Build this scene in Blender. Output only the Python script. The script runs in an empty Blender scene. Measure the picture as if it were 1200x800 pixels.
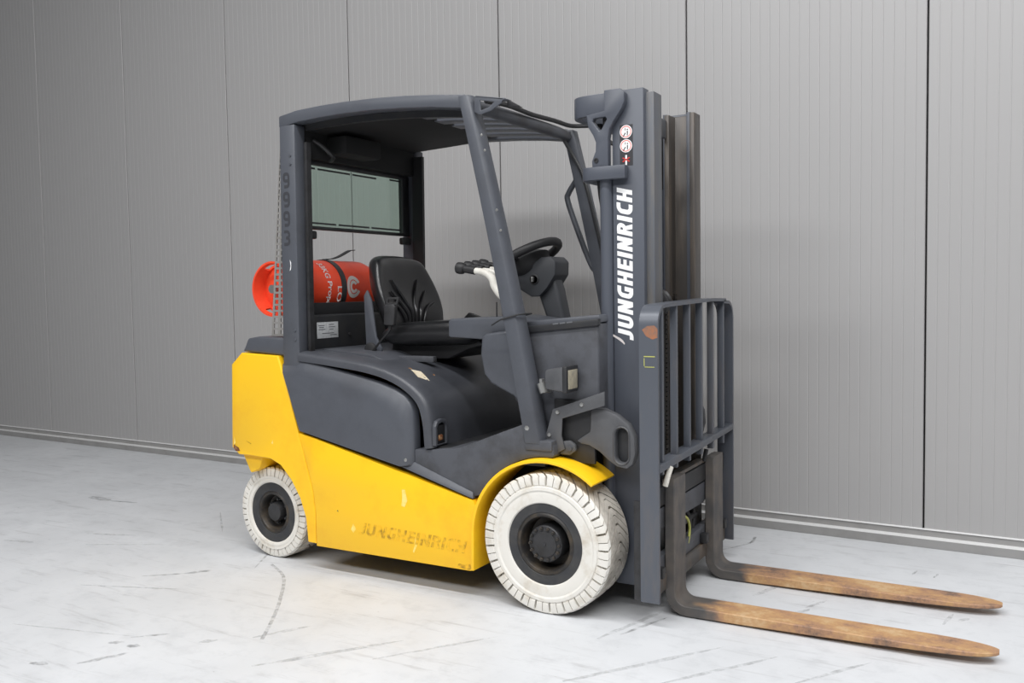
import bpy, bmesh, math, random
from mathutils import Vector, Matrix
random.seed(7)
S = bpy.context.scene
COL = S.collection
PI = math.pi

# ------------------------------------------------------------------ camera
cam_d = bpy.data.cameras.new('camera')
cam_d.sensor_width = 36.0
cam_d.lens = 31.706
cam = bpy.data.objects.new('camera', cam_d)
COL.objects.link(cam)
fw = Vector((-0.49260863, 0.86850495, -0.05509883))
rt = Vector((0.87014542, 0.49254672, -0.01564237))
up = Vector((-0.01355327, 0.05564956, 0.99835837))
M = Matrix((rt, up, -fw)).transposed().to_4x4()
M.translation = (1.69778861, -3.79147659, 1.32988808)
cam.matrix_world = M
S.camera = cam

# ------------------------------------------------------------------ light
w = bpy.data.worlds.new('hall_ambience')
w.use_nodes = True
bg = w.node_tree.nodes['Background']
bg.inputs[0].default_value = (0.97, 0.98, 1.0, 1)
bg.inputs[1].default_value = 0.115
S.world = w

def area(name, loc, target, sx, sy, power, col=(1, 1, 1)):
    d = bpy.data.lights.new(name, 'AREA')
    d.shape = 'RECTANGLE'; d.size = sx; d.size_y = sy; d.energy = power; d.color = col
    o = bpy.data.objects.new(name, d)
    o.location = loc
    o.rotation_euler = (Vector(target) - Vector(loc)).to_track_quat('-Z', 'Y').to_euler()
    COL.objects.link(o)
    return o
area('ceiling_light_row_front', (0.9, -3.1, 6.0), (0.9, -2.5, 0), 8.0, .35, 385)
area('ceiling_light_row_rear', (0.2, -7.0, 6.0), (0.2, -5.6, 0), 9.0, 1.3, 490)
area('added_fill_light_side', (4.2, -0.9, 6.0), (3.4, -0.9, 0), .7, 2.6, 120)  # fill light added to lift the far floor and right part of the wall

S.view_settings.view_transform = 'Standard'
S.view_settings.look = 'None'
S.view_settings.gamma = 1.0
S.view_settings.use_curve_mapping = False
S.view_settings.exposure = 0.0

# ------------------------------------------------------------------ materials
def srgb(r, g, b):
    def f(c):
        c /= 255.0
        return c / 12.92 if c <= 0.04045 else ((c + 0.055) / 1.055) ** 2.4
    return (f(r), f(g), f(b), 1)

def mat(name, col, rough=0.5, metal=0.0, var=0.0, scale=8.0, col2=None, bump=0.0, bscale=60.0, coords='Object', stretch=(1, 1, 1), lo=0.45, hi=0.7, coat=0.0, rvar=0.0, spec=0.5):
    m = bpy.data.materials.new(name)
    m.use_nodes = True
    nt = m.node_tree
    b = nt.nodes['Principled BSDF']
    b.inputs['Base Color'].default_value = col
    b.inputs['Roughness'].default_value = rough
    b.inputs['Metallic'].default_value = metal
    b.inputs['Coat Weight'].default_value = coat
    b.inputs['Specular IOR Level'].default_value = spec
    tc = nt.nodes.new('ShaderNodeTexCoord')
    mp = nt.nodes.new('ShaderNodeMapping')
    mp.inputs['Scale'].default_value = stretch
    nt.links.new(tc.outputs[coords], mp.inputs[0])
    if col2 is not None:
        n = nt.nodes.new('ShaderNodeTexNoise')
        n.inputs['Scale'].default_value = scale
        n.inputs['Detail'].default_value = 6
        n.inputs['Roughness'].default_value = 0.65
        nt.links.new(mp.outputs[0], n.inputs['Vector'])
        r = nt.nodes.new('ShaderNodeMapRange')
        r.inputs[1].default_value = lo; r.inputs[2].default_value = hi
        r.inputs[3].default_value = 0.0; r.inputs[4].default_value = var
        nt.links.new(n.outputs['Fac'], r.inputs[0])
        mx = nt.nodes.new('ShaderNodeMix'); mx.data_type = 'RGBA'
        mx.inputs[6].default_value = col; mx.inputs[7].default_value = col2
        nt.links.new(r.outputs[0], mx.inputs[0])
        nt.links.new(mx.outputs[2], b.inputs['Base Color'])
        if rvar:
            r2 = nt.nodes.new('ShaderNodeMapRange')
            r2.inputs[1].default_value = lo; r2.inputs[2].default_value = hi
            r2.inputs[3].default_value = rough; r2.inputs[4].default_value = rough + rvar
            nt.links.new(n.outputs['Fac'], r2.inputs[0])
            nt.links.new(r2.outputs[0], b.inputs['Roughness'])
    if bump:
        n2 = nt.nodes.new('ShaderNodeTexNoise')
        n2.inputs['Scale'].default_value = bscale
        n2.inputs['Detail'].default_value = 4
        nt.links.new(mp.outputs[0], n2.inputs['Vector'])
        bp = nt.nodes.new('ShaderNodeBump')
        bp.inputs['Strength'].default_value = bump
        bp.inputs['Distance'].default_value = 0.003
        nt.links.new(n2.outputs['Fac'], bp.inputs['Height'])
        nt.links.new(bp.outputs[0], b.inputs['Normal'])
    return m

MT = {}
MT['wall'] = mat('wall_sheet_paint', srgb(166, 165, 165), 0.42, bump=0.04, bscale=400, spec=0.4)
MT['trim'] = mat('flashing_paint', srgb(150, 149, 148), 0.38, col2=srgb(130, 128, 126), var=0.6, scale=5)
MT['trimtop'] = mat('flashing_ledge_pale', srgb(235, 235, 235), 0.35)  # paler tone for the ledge and lip than the rest of the flashing
MT['yellow'] = mat('yellow_paint', srgb(254, 200, 28), 0.38, col2=srgb(236, 160, 22), var=0.55, scale=3.5, lo=0.5, hi=0.8, bump=0.05, bscale=40)
MT['grey'] = mat('slate_grey_paint', srgb(78, 81, 88), 0.42, col2=srgb(68, 70, 76), var=0.8, scale=5, bump=0.06, bscale=220, rvar=0.1)
MT['greydirty'] = mat('slate_grey_paint_scuffed', srgb(78, 80, 86), 0.5, col2=srgb(58, 58, 60), var=0.9, scale=7, bump=0.08, bscale=160)
MT['hood'] = mat('hood_plastic', srgb(72, 74, 80), 0.40, col2=srgb(62, 64, 69), var=0.8, scale=6, bump=0.12, bscale=350)
MT['mast'] = mat('mast_grey_paint', srgb(78, 82, 91), 0.42, col2=srgb(68, 71, 79), var=0.7, scale=4, stretch=(1, 1, .3))
MT['mastworn'] = mat('mast_worn_steel', srgb(84, 87, 93), 0.45, col2=srgb(104, 98, 90), var=0.8, scale=8, stretch=(3, 3, .35), metal=0.1)
MT['mastgrease'] = mat('greased_rail_steel', srgb(72, 68, 65), 0.4, col2=srgb(96, 86, 76), var=.7, scale=8, stretch=(3, 3, .3), metal=.2)
MT['rustpatch'] = mat('rust_bloom', srgb(118, 98, 88), .7, col2=srgb(166, 104, 66), var=.9, scale=24, lo=.4, hi=.65)
MT['cast'] = mat('cast_grey_plastic', srgb(84, 85, 88), 0.5, col2=srgb(70, 71, 74), var=.8, scale=9, bump=.1, bscale=200)
MT['column'] = mat('column_plastic', srgb(60, 62, 66), 0.5, bump=.1, bscale=300)
MT['black'] = mat('black_plastic', srgb(34, 34, 36), 0.55, bump=0.08, bscale=300)
MT['blackmetal'] = mat('black_painted_steel', srgb(38, 39, 42), 0.5, col2=srgb(54, 52, 50), var=0.6, scale=9)
MT['dark'] = mat('dark_underside', srgb(20, 20, 21), 0.8)
MT['vinyl'] = mat('black_vinyl', srgb(26, 26, 28), 0.3, bump=0.1, bscale=500, spec=0.6)
MT['tyre'] = mat('white_rubber', srgb(226, 223, 216), 0.7, col2=srgb(188, 176, 156), var=0.75, scale=9, lo=0.5, hi=0.75, bump=0.1, bscale=120)
MT['tread'] = mat('worn_white_tread', srgb(206, 200, 190), 0.85, col2=srgb(120, 113, 104), var=0.85, scale=10, lo=0.4, hi=0.7, bump=0.2, bscale=120)
MT['rubber'] = mat('black_rubber', srgb(52, 53, 56), 0.7, col2=srgb(80, 78, 74), var=0.5, scale=14)
MT['rim'] = mat('dirty_rim', srgb(44, 42, 41), 0.5, col2=srgb(96, 84, 68), var=0.6, scale=16, metal=0.2)
MT['hub'] = mat('hub_steel', srgb(58, 58, 60), 0.45, col2=srgb(42, 41, 40), var=0.8, scale=20, metal=0.3)
MT['steel'] = mat('bright_steel', srgb(170, 170, 168), 0.35, metal=0.8)
MT['red'] = mat('red_gas_paint', srgb(236, 76, 44), 0.42, col2=srgb(216, 60, 36), var=0.7, scale=6, bump=0.06, bscale=40)
MT['white'] = mat('white_print', srgb(240, 240, 240), 0.5)
MT['leverwhite'] = mat('lever_white', srgb(225, 222, 214), 0.45, col2=srgb(180, 172, 158), var=0.5, scale=20)
MT['signblack'] = mat('sticker_black', srgb(50, 50, 54), 0.5)
MT['signred'] = mat('sticker_red', srgb(205, 55, 50), 0.5)
MT['signpink'] = mat('sticker_ring', srgb(214, 120, 112), 0.5)
MT['label'] = mat('rating_label', srgb(196, 198, 200), 0.4, col2=srgb(150, 152, 156), var=0.6, scale=60)
MT['print'] = mat('label_print', srgb(96, 98, 102), 0.5)
MT['paper'] = mat('paper_label', srgb(226, 214, 190), 0.6, col2=srgb(196, 170, 120), var=0.6, scale=30)
MT['digits'] = mat('dull_digits', srgb(54, 55, 60), 0.6)
MT['leaf'] = mat('emblem_silver', srgb(215, 208, 205), 0.4)
MT['hose'] = mat('hose_green', srgb(176, 178, 96), 0.5)
MT['lens'] = mat('lamp_lens', srgb(168, 160, 140), 0.15, col2=srgb(110, 108, 104), var=0.6, scale=30)
MT['chain'] = mat('chain_greased', srgb(40, 37, 34), 0.45, metal=0.5, col2=srgb(80, 66, 48), var=0.6, scale=30)
MT['ghost'] = mat('faded_print', srgb(246, 190, 30), 0.5, col2=srgb(128, 94, 24), var=0.75, scale=28, lo=0.44, hi=0.62)
MT['chip'] = mat('paint_chip', srgb(252, 226, 130), 0.6, col2=srgb(252, 206, 60), var=.9, scale=60)
MT['chiprust'] = mat('rust_chip', srgb(110, 60, 30), 0.8, col2=srgb(180, 150, 110), var=0.8, scale=60)
MT['barworn'] = mat('backrest_worn_paint', srgb(86, 90, 98), 0.38, col2=srgb(112, 104, 98), var=0.5, scale=6, stretch=(2, 2, .5), metal=0.15, lo=.5, hi=.75)
MT['shank'] = mat('fork_shank_steel', srgb(84, 82, 80), 0.5, col2=srgb(122, 104, 88), var=0.8, scale=7, stretch=(2, 2, .5), metal=0.2)

def fork_material():
    m = bpy.data.materials.new('rusty_fork_steel'); m.use_nodes = True
    nt = m.node_tree; b = nt.nodes['Principled BSDF']
    b.inputs['Roughness'].default_value = 0.6; b.inputs['Metallic'].default_value = 0.0
    tc = nt.nodes.new('ShaderNodeTexCoord'); sp = nt.nodes.new('ShaderNodeSeparateXYZ')
    nt.links.new(tc.outputs['Object'], sp.inputs[0])
    n = nt.nodes.new('ShaderNodeTexNoise'); n.inputs['Scale'].default_value = 9; n.inputs['Detail'].default_value = 8
    mp = nt.nodes.new('ShaderNodeMapping'); mp.inputs['Scale'].default_value = (.8, 1.4, 1)
    nt.links.new(tc.outputs['Object'], mp.inputs[0]); nt.links.new(mp.outputs[0], n.inputs['Vector'])
    r1 = nt.nodes.new('ShaderNodeValToRGB')
    e = r1.color_ramp.elements
    e[0].position = .38; e[0].color = srgb(112, 92, 80)
    e[1].position = .66; e[1].color = srgb(198, 168, 130)
    a = e.new(.47); a.color = srgb(164, 126, 98)
    a = e.new(.56); a.color = srgb(184, 144, 100)
    nf = nt.nodes.new('ShaderNodeTexNoise'); nf.inputs['Scale'].default_value = 55; nf.inputs['Detail'].default_value = 8; nf.inputs['Roughness'].default_value = .75
    nt.links.new(tc.outputs['Object'], nf.inputs['Vector'])
    nm = nt.nodes.new('ShaderNodeMath'); nm.operation = 'MULTIPLY_ADD'; nm.inputs[1].default_value = .62
    n0 = nt.nodes.new('ShaderNodeMath'); n0.operation = 'MULTIPLY'; n0.inputs[1].default_value = .42
    nt.links.new(nf.outputs['Fac'], n0.inputs[0]); nt.links.new(n.outputs['Fac'], nm.inputs[0]); nt.links.new(n0.outputs[0], nm.inputs[2])
    nt.links.new(nm.outputs[0], r1.inputs[0])
    bpn = nt.nodes.new('ShaderNodeBump'); bpn.inputs['Strength'].default_value = .25; bpn.inputs['Distance'].default_value = .003
    nt.links.new(nf.outputs['Fac'], bpn.inputs['Height']); nt.links.new(bpn.outputs[0], b.inputs['Normal'])
    # the wear follows the steel: bare grey shank and heel, rust along the blade
    ad = nt.nodes.new('ShaderNodeMath'); ad.operation = 'MULTIPLY_ADD'; ad.inputs[1].default_value = .35
    nt.links.new(n.outputs['Fac'], ad.inputs[0]); nt.links.new(sp.outputs['X'], ad.inputs[2])
    mr = nt.nodes.new('ShaderNodeMapRange'); mr.inputs[1].default_value = .73; mr.inputs[2].default_value = .84
    nt.links.new(ad.outputs[0], mr.inputs[0])
    n2 = nt.nodes.new('ShaderNodeTexNoise'); n2.inputs['Scale'].default_value = 11; n2.inputs['Detail'].default_value = 6
    nt.links.new(mp.outputs[0], n2.inputs['Vector'])
    r2 = nt.nodes.new('ShaderNodeValToRGB'); e = r2.color_ramp.elements
    e[0].position = .35; e[0].color = srgb(76, 75, 75); e[1].position = .75; e[1].color = srgb(108, 100, 93)
    nt.links.new(n2.outputs['Fac'], r2.inputs[0])
    mx = nt.nodes.new('ShaderNodeMix'); mx.data_type = 'RGBA'
    nt.links.new(mr.outputs[0], mx.inputs[0]); nt.links.new(r2.outputs[0], mx.inputs[6]); nt.links.new(r1.outputs[0], mx.inputs[7])
    nt.links.new(mx.outputs[2], b.inputs['Base Color'])
    return m
MT['fork'] = fork_material()

def floor_material():
    m = bpy.data.materials.new('concrete_floor'); m.use_nodes = True
    nt = m.node_tree; b = nt.nodes['Principled BSDF']
    b.inputs['Roughness'].default_value = 0.55
    tc = nt.nodes.new('ShaderNodeTexCoord')
    def noise(scale, detail, stretch, rot=0.0, rough=.6):
        mp = nt.nodes.new('ShaderNodeMapping'); mp.inputs['Scale'].default_value = stretch; mp.inputs['Rotation'].default_value = (0, 0, rot)
        nt.links.new(tc.outputs['Object'], mp.inputs[0])
        n = nt.nodes.new('ShaderNodeTexNoise'); n.inputs['Scale'].default_value = scale; n.inputs['Detail'].default_value = detail; n.inputs['Roughness'].default_value = rough
        nt.links.new(mp.outputs[0], n.inputs['Vector'])
        return n.outputs['Fac']
    def rng(v, a, c, o0, o1):
        r = nt.nodes.new('ShaderNodeMapRange'); r.inputs[1].default_value = a; r.inputs[2].default_value = c
        r.inputs[3].default_value = o0; r.inputs[4].default_value = o1
        nt.links.new(v, r.inputs[0]); return r.outputs[0]
    def mix(f, c1, c2):
        x = nt.nodes.new('ShaderNodeMix'); x.data_type = 'RGBA'
        nt.links.new(f, x.inputs[0])
        for i, c in ((6, c1), (7, c2)):
            if isinstance(c, tuple): x.inputs[i].default_value = c
            else: nt.links.new(c, x.inputs[i])
        return x.outputs[2]
    base = mix(rng(noise(1.6, 8, (1, 1, 1)), .35, .7, 0, 1), srgb(212, 214, 217), srgb(201, 203, 206))
    base = mix(rng(noise(9, 8, (1, 1, 1), 0, .7), .5, .75, 0, .55), base, srgb(182, 184, 187))
    base = mix(rng(noise(6, 7, (.35, 2.6, 1), .55, .7), .57, .72, 0, .5), base, srgb(150, 150, 151))
    base = mix(rng(noise(5, 7, (.3, 3.2, 1), -.5, .7), .58, .74, 0, .45), base, srgb(152, 151, 150))
    base = mix(rng(noise(30, 4, (.6, 1.6, 1), .1, .6), .70, .76, 0, .6), base, srgb(120, 119, 118))
    nt.links.new(base, b.inputs['Base Color'])
    nt.links.new(rng(noise(4, 5, (1, 1, 1)), .3, .7, .42, .62), b.inputs['Roughness'])
    return m
MT['floor'] = floor_material()

def scuff_material(name, col, dens):
    m = bpy.data.materials.new(name); m.use_nodes = True
    nt = m.node_tree; b = nt.nodes['Principled BSDF']
    b.inputs['Base Color'].default_value = col; b.inputs['Roughness'].default_value = .7
    tc = nt.nodes.new('ShaderNodeTexCoord')
    n = nt.nodes.new('ShaderNodeTexNoise'); n.inputs['Scale'].default_value = 22; n.inputs['Detail'].default_value = 6; n.inputs['Roughness'].default_value = .75
    nt.links.new(tc.outputs['Object'], n.inputs['Vector'])
    r = nt.nodes.new('ShaderNodeMapRange'); r.inputs[1].default_value = .38; r.inputs[2].default_value = .68; r.inputs[3].default_value = 0; r.inputs[4].default_value = dens
    nt.links.new(n.outputs['Fac'], r.inputs[0]); nt.links.new(r.outputs[0], b.inputs['Alpha'])
    return m
MT['scuff'] = scuff_material('tyre_scuff', srgb(112, 112, 112), .48)
MT['scuffsoft'] = scuff_material('soft_stain', srgb(156, 156, 156), .38)

def glass_material():
    m = bpy.data.materials.new('tinted_glass'); m.use_nodes = True
    nt = m.node_tree
    for n in list(nt.nodes): nt.nodes.remove(n)
    out = nt.nodes.new('ShaderNodeOutputMaterial')
    t = nt.nodes.new('ShaderNodeBsdfTransparent'); t.inputs[0].default_value = (.74, .83, .78, 1)
    g = nt.nodes.new('ShaderNodeBsdfGlossy'); g.inputs['Roughness'].default_value = .02
    mx = nt.nodes.new('ShaderNodeMixShader')
    mx.inputs[0].default_value = .05; nt.links.new(t.outputs[0], mx.inputs[1]); nt.links.new(g.outputs[0], mx.inputs[2])
    nt.links.new(mx.outputs[0], out.inputs[0])
    return m
MT['glass'] = glass_material()

# ------------------------------------------------------------------ mesh helpers
def link(name, bm, m, parent=None, smooth=35, recalc=True):
    if recalc: bmesh.ops.recalc_face_normals(bm, faces=bm.faces[:])
    me = bpy.data.meshes.new(name)
    bm.to_mesh(me); bm.free()
    ms = m if isinstance(m, (list, tuple)) else [m]
    for x in ms: me.materials.append(MT[x] if isinstance(x, str) else x)
    if smooth:
        me.shade_smooth(); me.set_sharp_from_angle(angle=math.radians(smooth))
    o = bpy.data.objects.new(name, me)
    COL.objects.link(o)
    if parent: o.parent = parent
    return o

def bevel_sharp(bm, off, seg=2, ang=30):
    if off <= 0: return
    es = [e for e in bm.edges if len(e.link_faces) == 2 and e.calc_face_angle(0) > math.radians(ang)]
    bmesh.ops.bevel(bm, geom=es, offset=off, segments=seg, affect='EDGES', profile=.5, clamp_overlap=True)

def to3(axis, p, d):
    if axis == 'y': return Vector((p[0], d, p[1]))
    if axis == 'x': return Vector((d, p[0], p[1]))
    return Vector((p[0], p[1], d))

def add_prism(bm, loops, axis, a, b):
    if not isinstance(loops[0][0], (list, tuple)): loops = [loops]
    es = []
    for lp in loops:
        vs = [bm.verts.new(to3(axis, p, a)) for p in lp]
        es += [bm.edges.new((vs[i], vs[(i + 1) % len(vs)])) for i in range(len(vs))]
    if len(loops) == 1:
        f = [bm.faces.new(vs)]
    else:
        r = bmesh.ops.triangle_fill(bm, edges=es, use_beauty=True)
        f = [g for g in r['geom'] if isinstance(g, bmesh.types.BMFace)]
        def inside(c, lp):
            k = {'y': (c.x, c.z), 'x': (c.y, c.z), 'z': (c.x, c.y)}[axis]
            r_ = False
            for i in range(len(lp)):
                (xa, ya), (xb, yb) = lp[i], lp[i - 1]
                if (ya > k[1]) != (yb > k[1]) and k[0] < (xb - xa) * (k[1] - ya) / (yb - ya) + xa: r_ = not r_
            return r_
        bad = [g for g in f if any(inside(g.calc_center_median(), lp) for lp in loops[1:]) or not inside(g.calc_center_median(), loops[0])]
        if bad:
            bmesh.ops.delete(bm, geom=bad, context='FACES_ONLY')
            f = [g for g in f if g.is_valid]
    r = bmesh.ops.extrude_face_region(bm, geom=f)
    nv = [g for g in r['geom'] if isinstance(g, bmesh.types.BMVert)]
    dv = to3(axis, (0, 0), b - a)
    bmesh.ops.translate(bm, verts=nv, vec=dv)

def prism(name, loops, axis, a, b, m, parent=None, bev=.004, seg=2, smooth=35):
    bm = bmesh.new()
    add_prism(bm, loops, axis, a, b)
    bmesh.ops.recalc_face_normals(bm, faces=bm.faces[:])
    bevel_sharp(bm, bev, seg)
    return link(name, bm, m, parent, smooth)

def add_box(bm, x0, x1, y0, y1, z0, z1):
    add_prism(bm, [(x0, y0), (x1, y0), (x1, y1), (x0, y1)], 'z', z0, z1)

def box(name, x0, x1, y0, y1, z0, z1, m, parent=None, bev=.004, seg=2):
    bm = bmesh.new(); add_box(bm, x0, x1, y0, y1, z0, z1)
    bmesh.ops.recalc_face_normals(bm, faces=bm.faces[:])
    bevel_sharp(bm, bev, seg)
    return link(name, bm, m, parent)

def boxes(name, bl, m, parent=None, bev=0):
    bm = bmesh.new()
    for b in bl: add_box(bm, *b)
    bmesh.ops.recalc_face_normals(bm, faces=bm.faces[:])
    bevel_sharp(bm, bev, 1)
    return link(name, bm, m, parent)

def catmull(pts, n=8):
    pts = [Vector(p) for p in pts]
    P = [pts[0] * 2 - pts[1]] + pts + [pts[-1] * 2 - pts[-2]]
    out = []
    for i in range(1, len(P) - 2):
        for k in range(n):
            t = k / n
            a, b, c, d = P[i - 1], P[i], P[i + 1], P[i + 2]
            out.append(.5 * ((2 * b) + (c - a) * t + (2 * a - 5 * b + 4 * c - d) * t * t + (3 * b - a - 3 * c + d) * t ** 3))
    out.append(pts[-1])
    return out

def add_tube(bm, pts, r, n=10, sx=1.0, sy=1.0, refv=None, closed=False, cap=True):
    pts = [Vector(p) for p in pts]
    N = len(pts)
    rs = r if isinstance(r, (list, tuple)) else [r] * N
    rings = []
    ref = None
    for i, p in enumerate(pts):
        if closed: t = pts[(i + 1) % N] - pts[i - 1]
        else: t = pts[min(i + 1, N - 1)] - pts[max(i - 1, 0)]
        t.normalize()
        if ref is None:
            ref = Vector(refv) if refv else (Vector((0, 0, 1)) if abs(t.z) < .9 else Vector((1, 0, 0)))
        u = ref - t * ref.dot(t); u.normalize()
        v = t.cross(u)
        if not refv: ref = u
        rings.append([bm.verts.new(p + (u * math.cos(2 * PI * k / n + PI / n) * sx + v * math.sin(2 * PI * k / n + PI / n) * sy) * rs[i]) for k in range(n)])
    for i in range(N if closed else N - 1):
        A, B = rings[i], rings[(i + 1) % N]
        for k in range(n):
            bm.faces.new((A[k], A[(k + 1) % n], B[(k + 1) % n], B[k]))
    if not closed and cap:
        bm.faces.new(rings[0]); bm.faces.new(rings[-1])

def tube(name, pts, r, m, parent=None, n=10, sm=0, smooth=40, **k):
    bm = bmesh.new()
    add_tube(bm, catmull(pts, sm) if sm else pts, r, n, **k)
    return link(name, bm, m, parent, smooth)

def strip(name, pts, wv, w, t, m, parent=None, sm=8):
    """flat strap of width w along wv and thickness t following pts"""
    pts = catmull(pts, sm) if sm else [Vector(p) for p in pts]
    wv = Vector(wv).normalized()
    bm = bmesh.new(); rings = []
    for i, p in enumerate(pts):
        tt = (pts[min(i + 1, len(pts) - 1)] - pts[max(i - 1, 0)]).normalized()
        nn = tt.cross(wv).normalized()
        rings.append([bm.verts.new(p + wv * (a * w / 2) + nn * (b * t / 2)) for a, b in ((-1, -1), (1, -1), (1, 1), (-1, 1))])
    for A, B in zip(rings, rings[1:]):
        for k in range(4): bm.faces.new((A[k], A[(k + 1) % 4], B[(k + 1) % 4], B[k]))
    bm.faces.new(rings[0]); bm.faces.new(rings[-1])
    return link(name, bm, m, parent)

def add_lathe(bm, prof, c, axis='y', n=48, closed=False, cap=False):
    c = Vector(c); rings = []
    for r, h in prof:
        ring = []
        for k in range(n):
            a = 2 * PI * k / n
            if axis == 'y': v = Vector((r * math.cos(a), h, r * math.sin(a)))
            elif axis == 'z': v = Vector((r * math.cos(a), r * math.sin(a), h))
            else: v = Vector((h, r * math.cos(a), r * math.sin(a)))
            ring.append(bm.verts.new(c + v))
        rings.append(ring)
    for A, B in zip(rings, rings[1:] + ([rings[0]] if closed else [])):
        for k in range(n): bm.faces.new((A[k], A[(k + 1) % n], B[(k + 1) % n], B[k]))
    if cap:
        if prof[0][0] > 1e-6: bm.faces.new(rings[0])
        if prof[-1][0] > 1e-6: bm.faces.new(rings[-1])
    bmesh.ops.remove_doubles(bm, verts=bm.verts[:], dist=1e-6)

def lathe(name, prof, c, m, parent=None, axis='y', n=48, smooth=35, closed=False):
    bm = bmesh.new(); add_lathe(bm, prof, c, axis, n, closed)
    return link(name, bm, m, parent, smooth)

def loft(name, A, B, m, parent=None, bev=0, back=None):
    """solid between two loops of 3-D points with equal counts"""
    bm = bmesh.new()
    a = [bm.verts.new(p) for p in A]; b = [bm.verts.new(p) for p in B]
    n = len(a)
    for i in range(n): bm.faces.new((a[i], a[(i + 1) % n], b[(i + 1) % n], b[i]))
    bm.faces.new(a); bm.faces.new(b)
    bmesh.ops.recalc_face_normals(bm, faces=bm.faces[:])
    bevel_sharp(bm, bev, 2)
    return link(name, bm, m, parent)

def arc(cx, cz, r, a0, a1, n):
    return [(cx + r * math.cos(math.radians(a0 + (a1 - a0) * i / n)), cz + r * math.sin(math.radians(a0 + (a1 - a0) * i / n))) for i in range(n + 1)]

def text_mesh(name, s, size, origin, e1, e2, m, parent, width=None, shear=0.0, bold=0.0, depth=.0008, space=1.0, wrap=None, weld=True):
    cu = bpy.data.curves.new(name, 'FONT')
    cu.body = s; cu.size = 1.0; cu.shear = shear; cu.offset = bold; cu.extrude = 0.0; cu.space_character = space
    cu.resolution_u = 4
    t = bpy.data.objects.new(name, cu); COL.objects.link(t)
    me = bpy.data.meshes.new_from_object(t)
    COL.objects.unlink(t); bpy.data.objects.remove(t)
    xs = [v.co.x for v in me.vertices]; ys = [v.co.y for v in me.vertices]
    x0, x1, y0, y1 = min(xs), max(xs), min(ys), max(ys)
    sy = size / (y1 - y0); sx = (width / (x1 - x0)) if width else sy
    e1 = Vector(e1).normalized(); e2 = Vector(e2).normalized(); nrm = e1.cross(e2)
    o = Vector(origin)
    bm = bmesh.new(); bm.from_mesh(me)
    if wrap:
        bmesh.ops.subdivide_edges(bm, edges=[e for e in bm.edges if e.calc_length() > .2], cuts=2)
    for v in bm.verts:
        a = (v.co.x - x0) * sx; b = (v.co.y - y0) * sy
        v.co = wrap(a, b) if wrap else o + e1 * a + e2 * b
    r = bmesh.ops.extrude_face_region(bm, geom=bm.faces[:])
    for g in r['geom']:
        if isinstance(g, bmesh.types.BMVert): g.co += (nrm * depth if not wrap else Vector((0, 0, 0)))
    me2 = bpy.data.meshes.new(name)
    bm.to_mesh(me2); bm.free(); bpy.data.meshes.remove(me)
    me2.materials.append(MT[m])
    ob = bpy.data.objects.new(name, me2); COL.objects.link(ob); ob.parent = parent
    return ob

def thick(pts, w):
    """outline polygons (quads) of a polyline of stroke width w, mitred"""
    P = []; L = []; R = []
    for x, y in pts:
        if not P or (Vector((x, y)) - P[-1]).length > 1e-4: P.append(Vector((x, y)))
    for i, p in enumerate(P):
        a = (P[i] - P[i - 1]).normalized() if i else (P[1] - P[0]).normalized()
        b = (P[i + 1] - P[i]).normalized() if i < len(P) - 1 else a
        na, nb = Vector((-a.y, a.x)), Vector((-b.y, b.x))
        m_ = (na + nb).normalized(); k = w / 2 / max(.35, m_.dot(na))
        L.append(p + m_ * k); R.append(p - m_ * k)
    return [[tuple(L[i]), tuple(R[i]), tuple(R[i + 1]), tuple(L[i + 1])] for i in range(len(P) - 1)]

def qarc(cx, cy, rx, ry, a0, a1, n=6):
    return [(cx + rx * math.cos(math.radians(a0 + (a1 - a0) * i / n)), cy + ry * math.sin(math.radians(a0 + (a1 - a0) * i / n))) for i in range(n + 1)]

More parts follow.
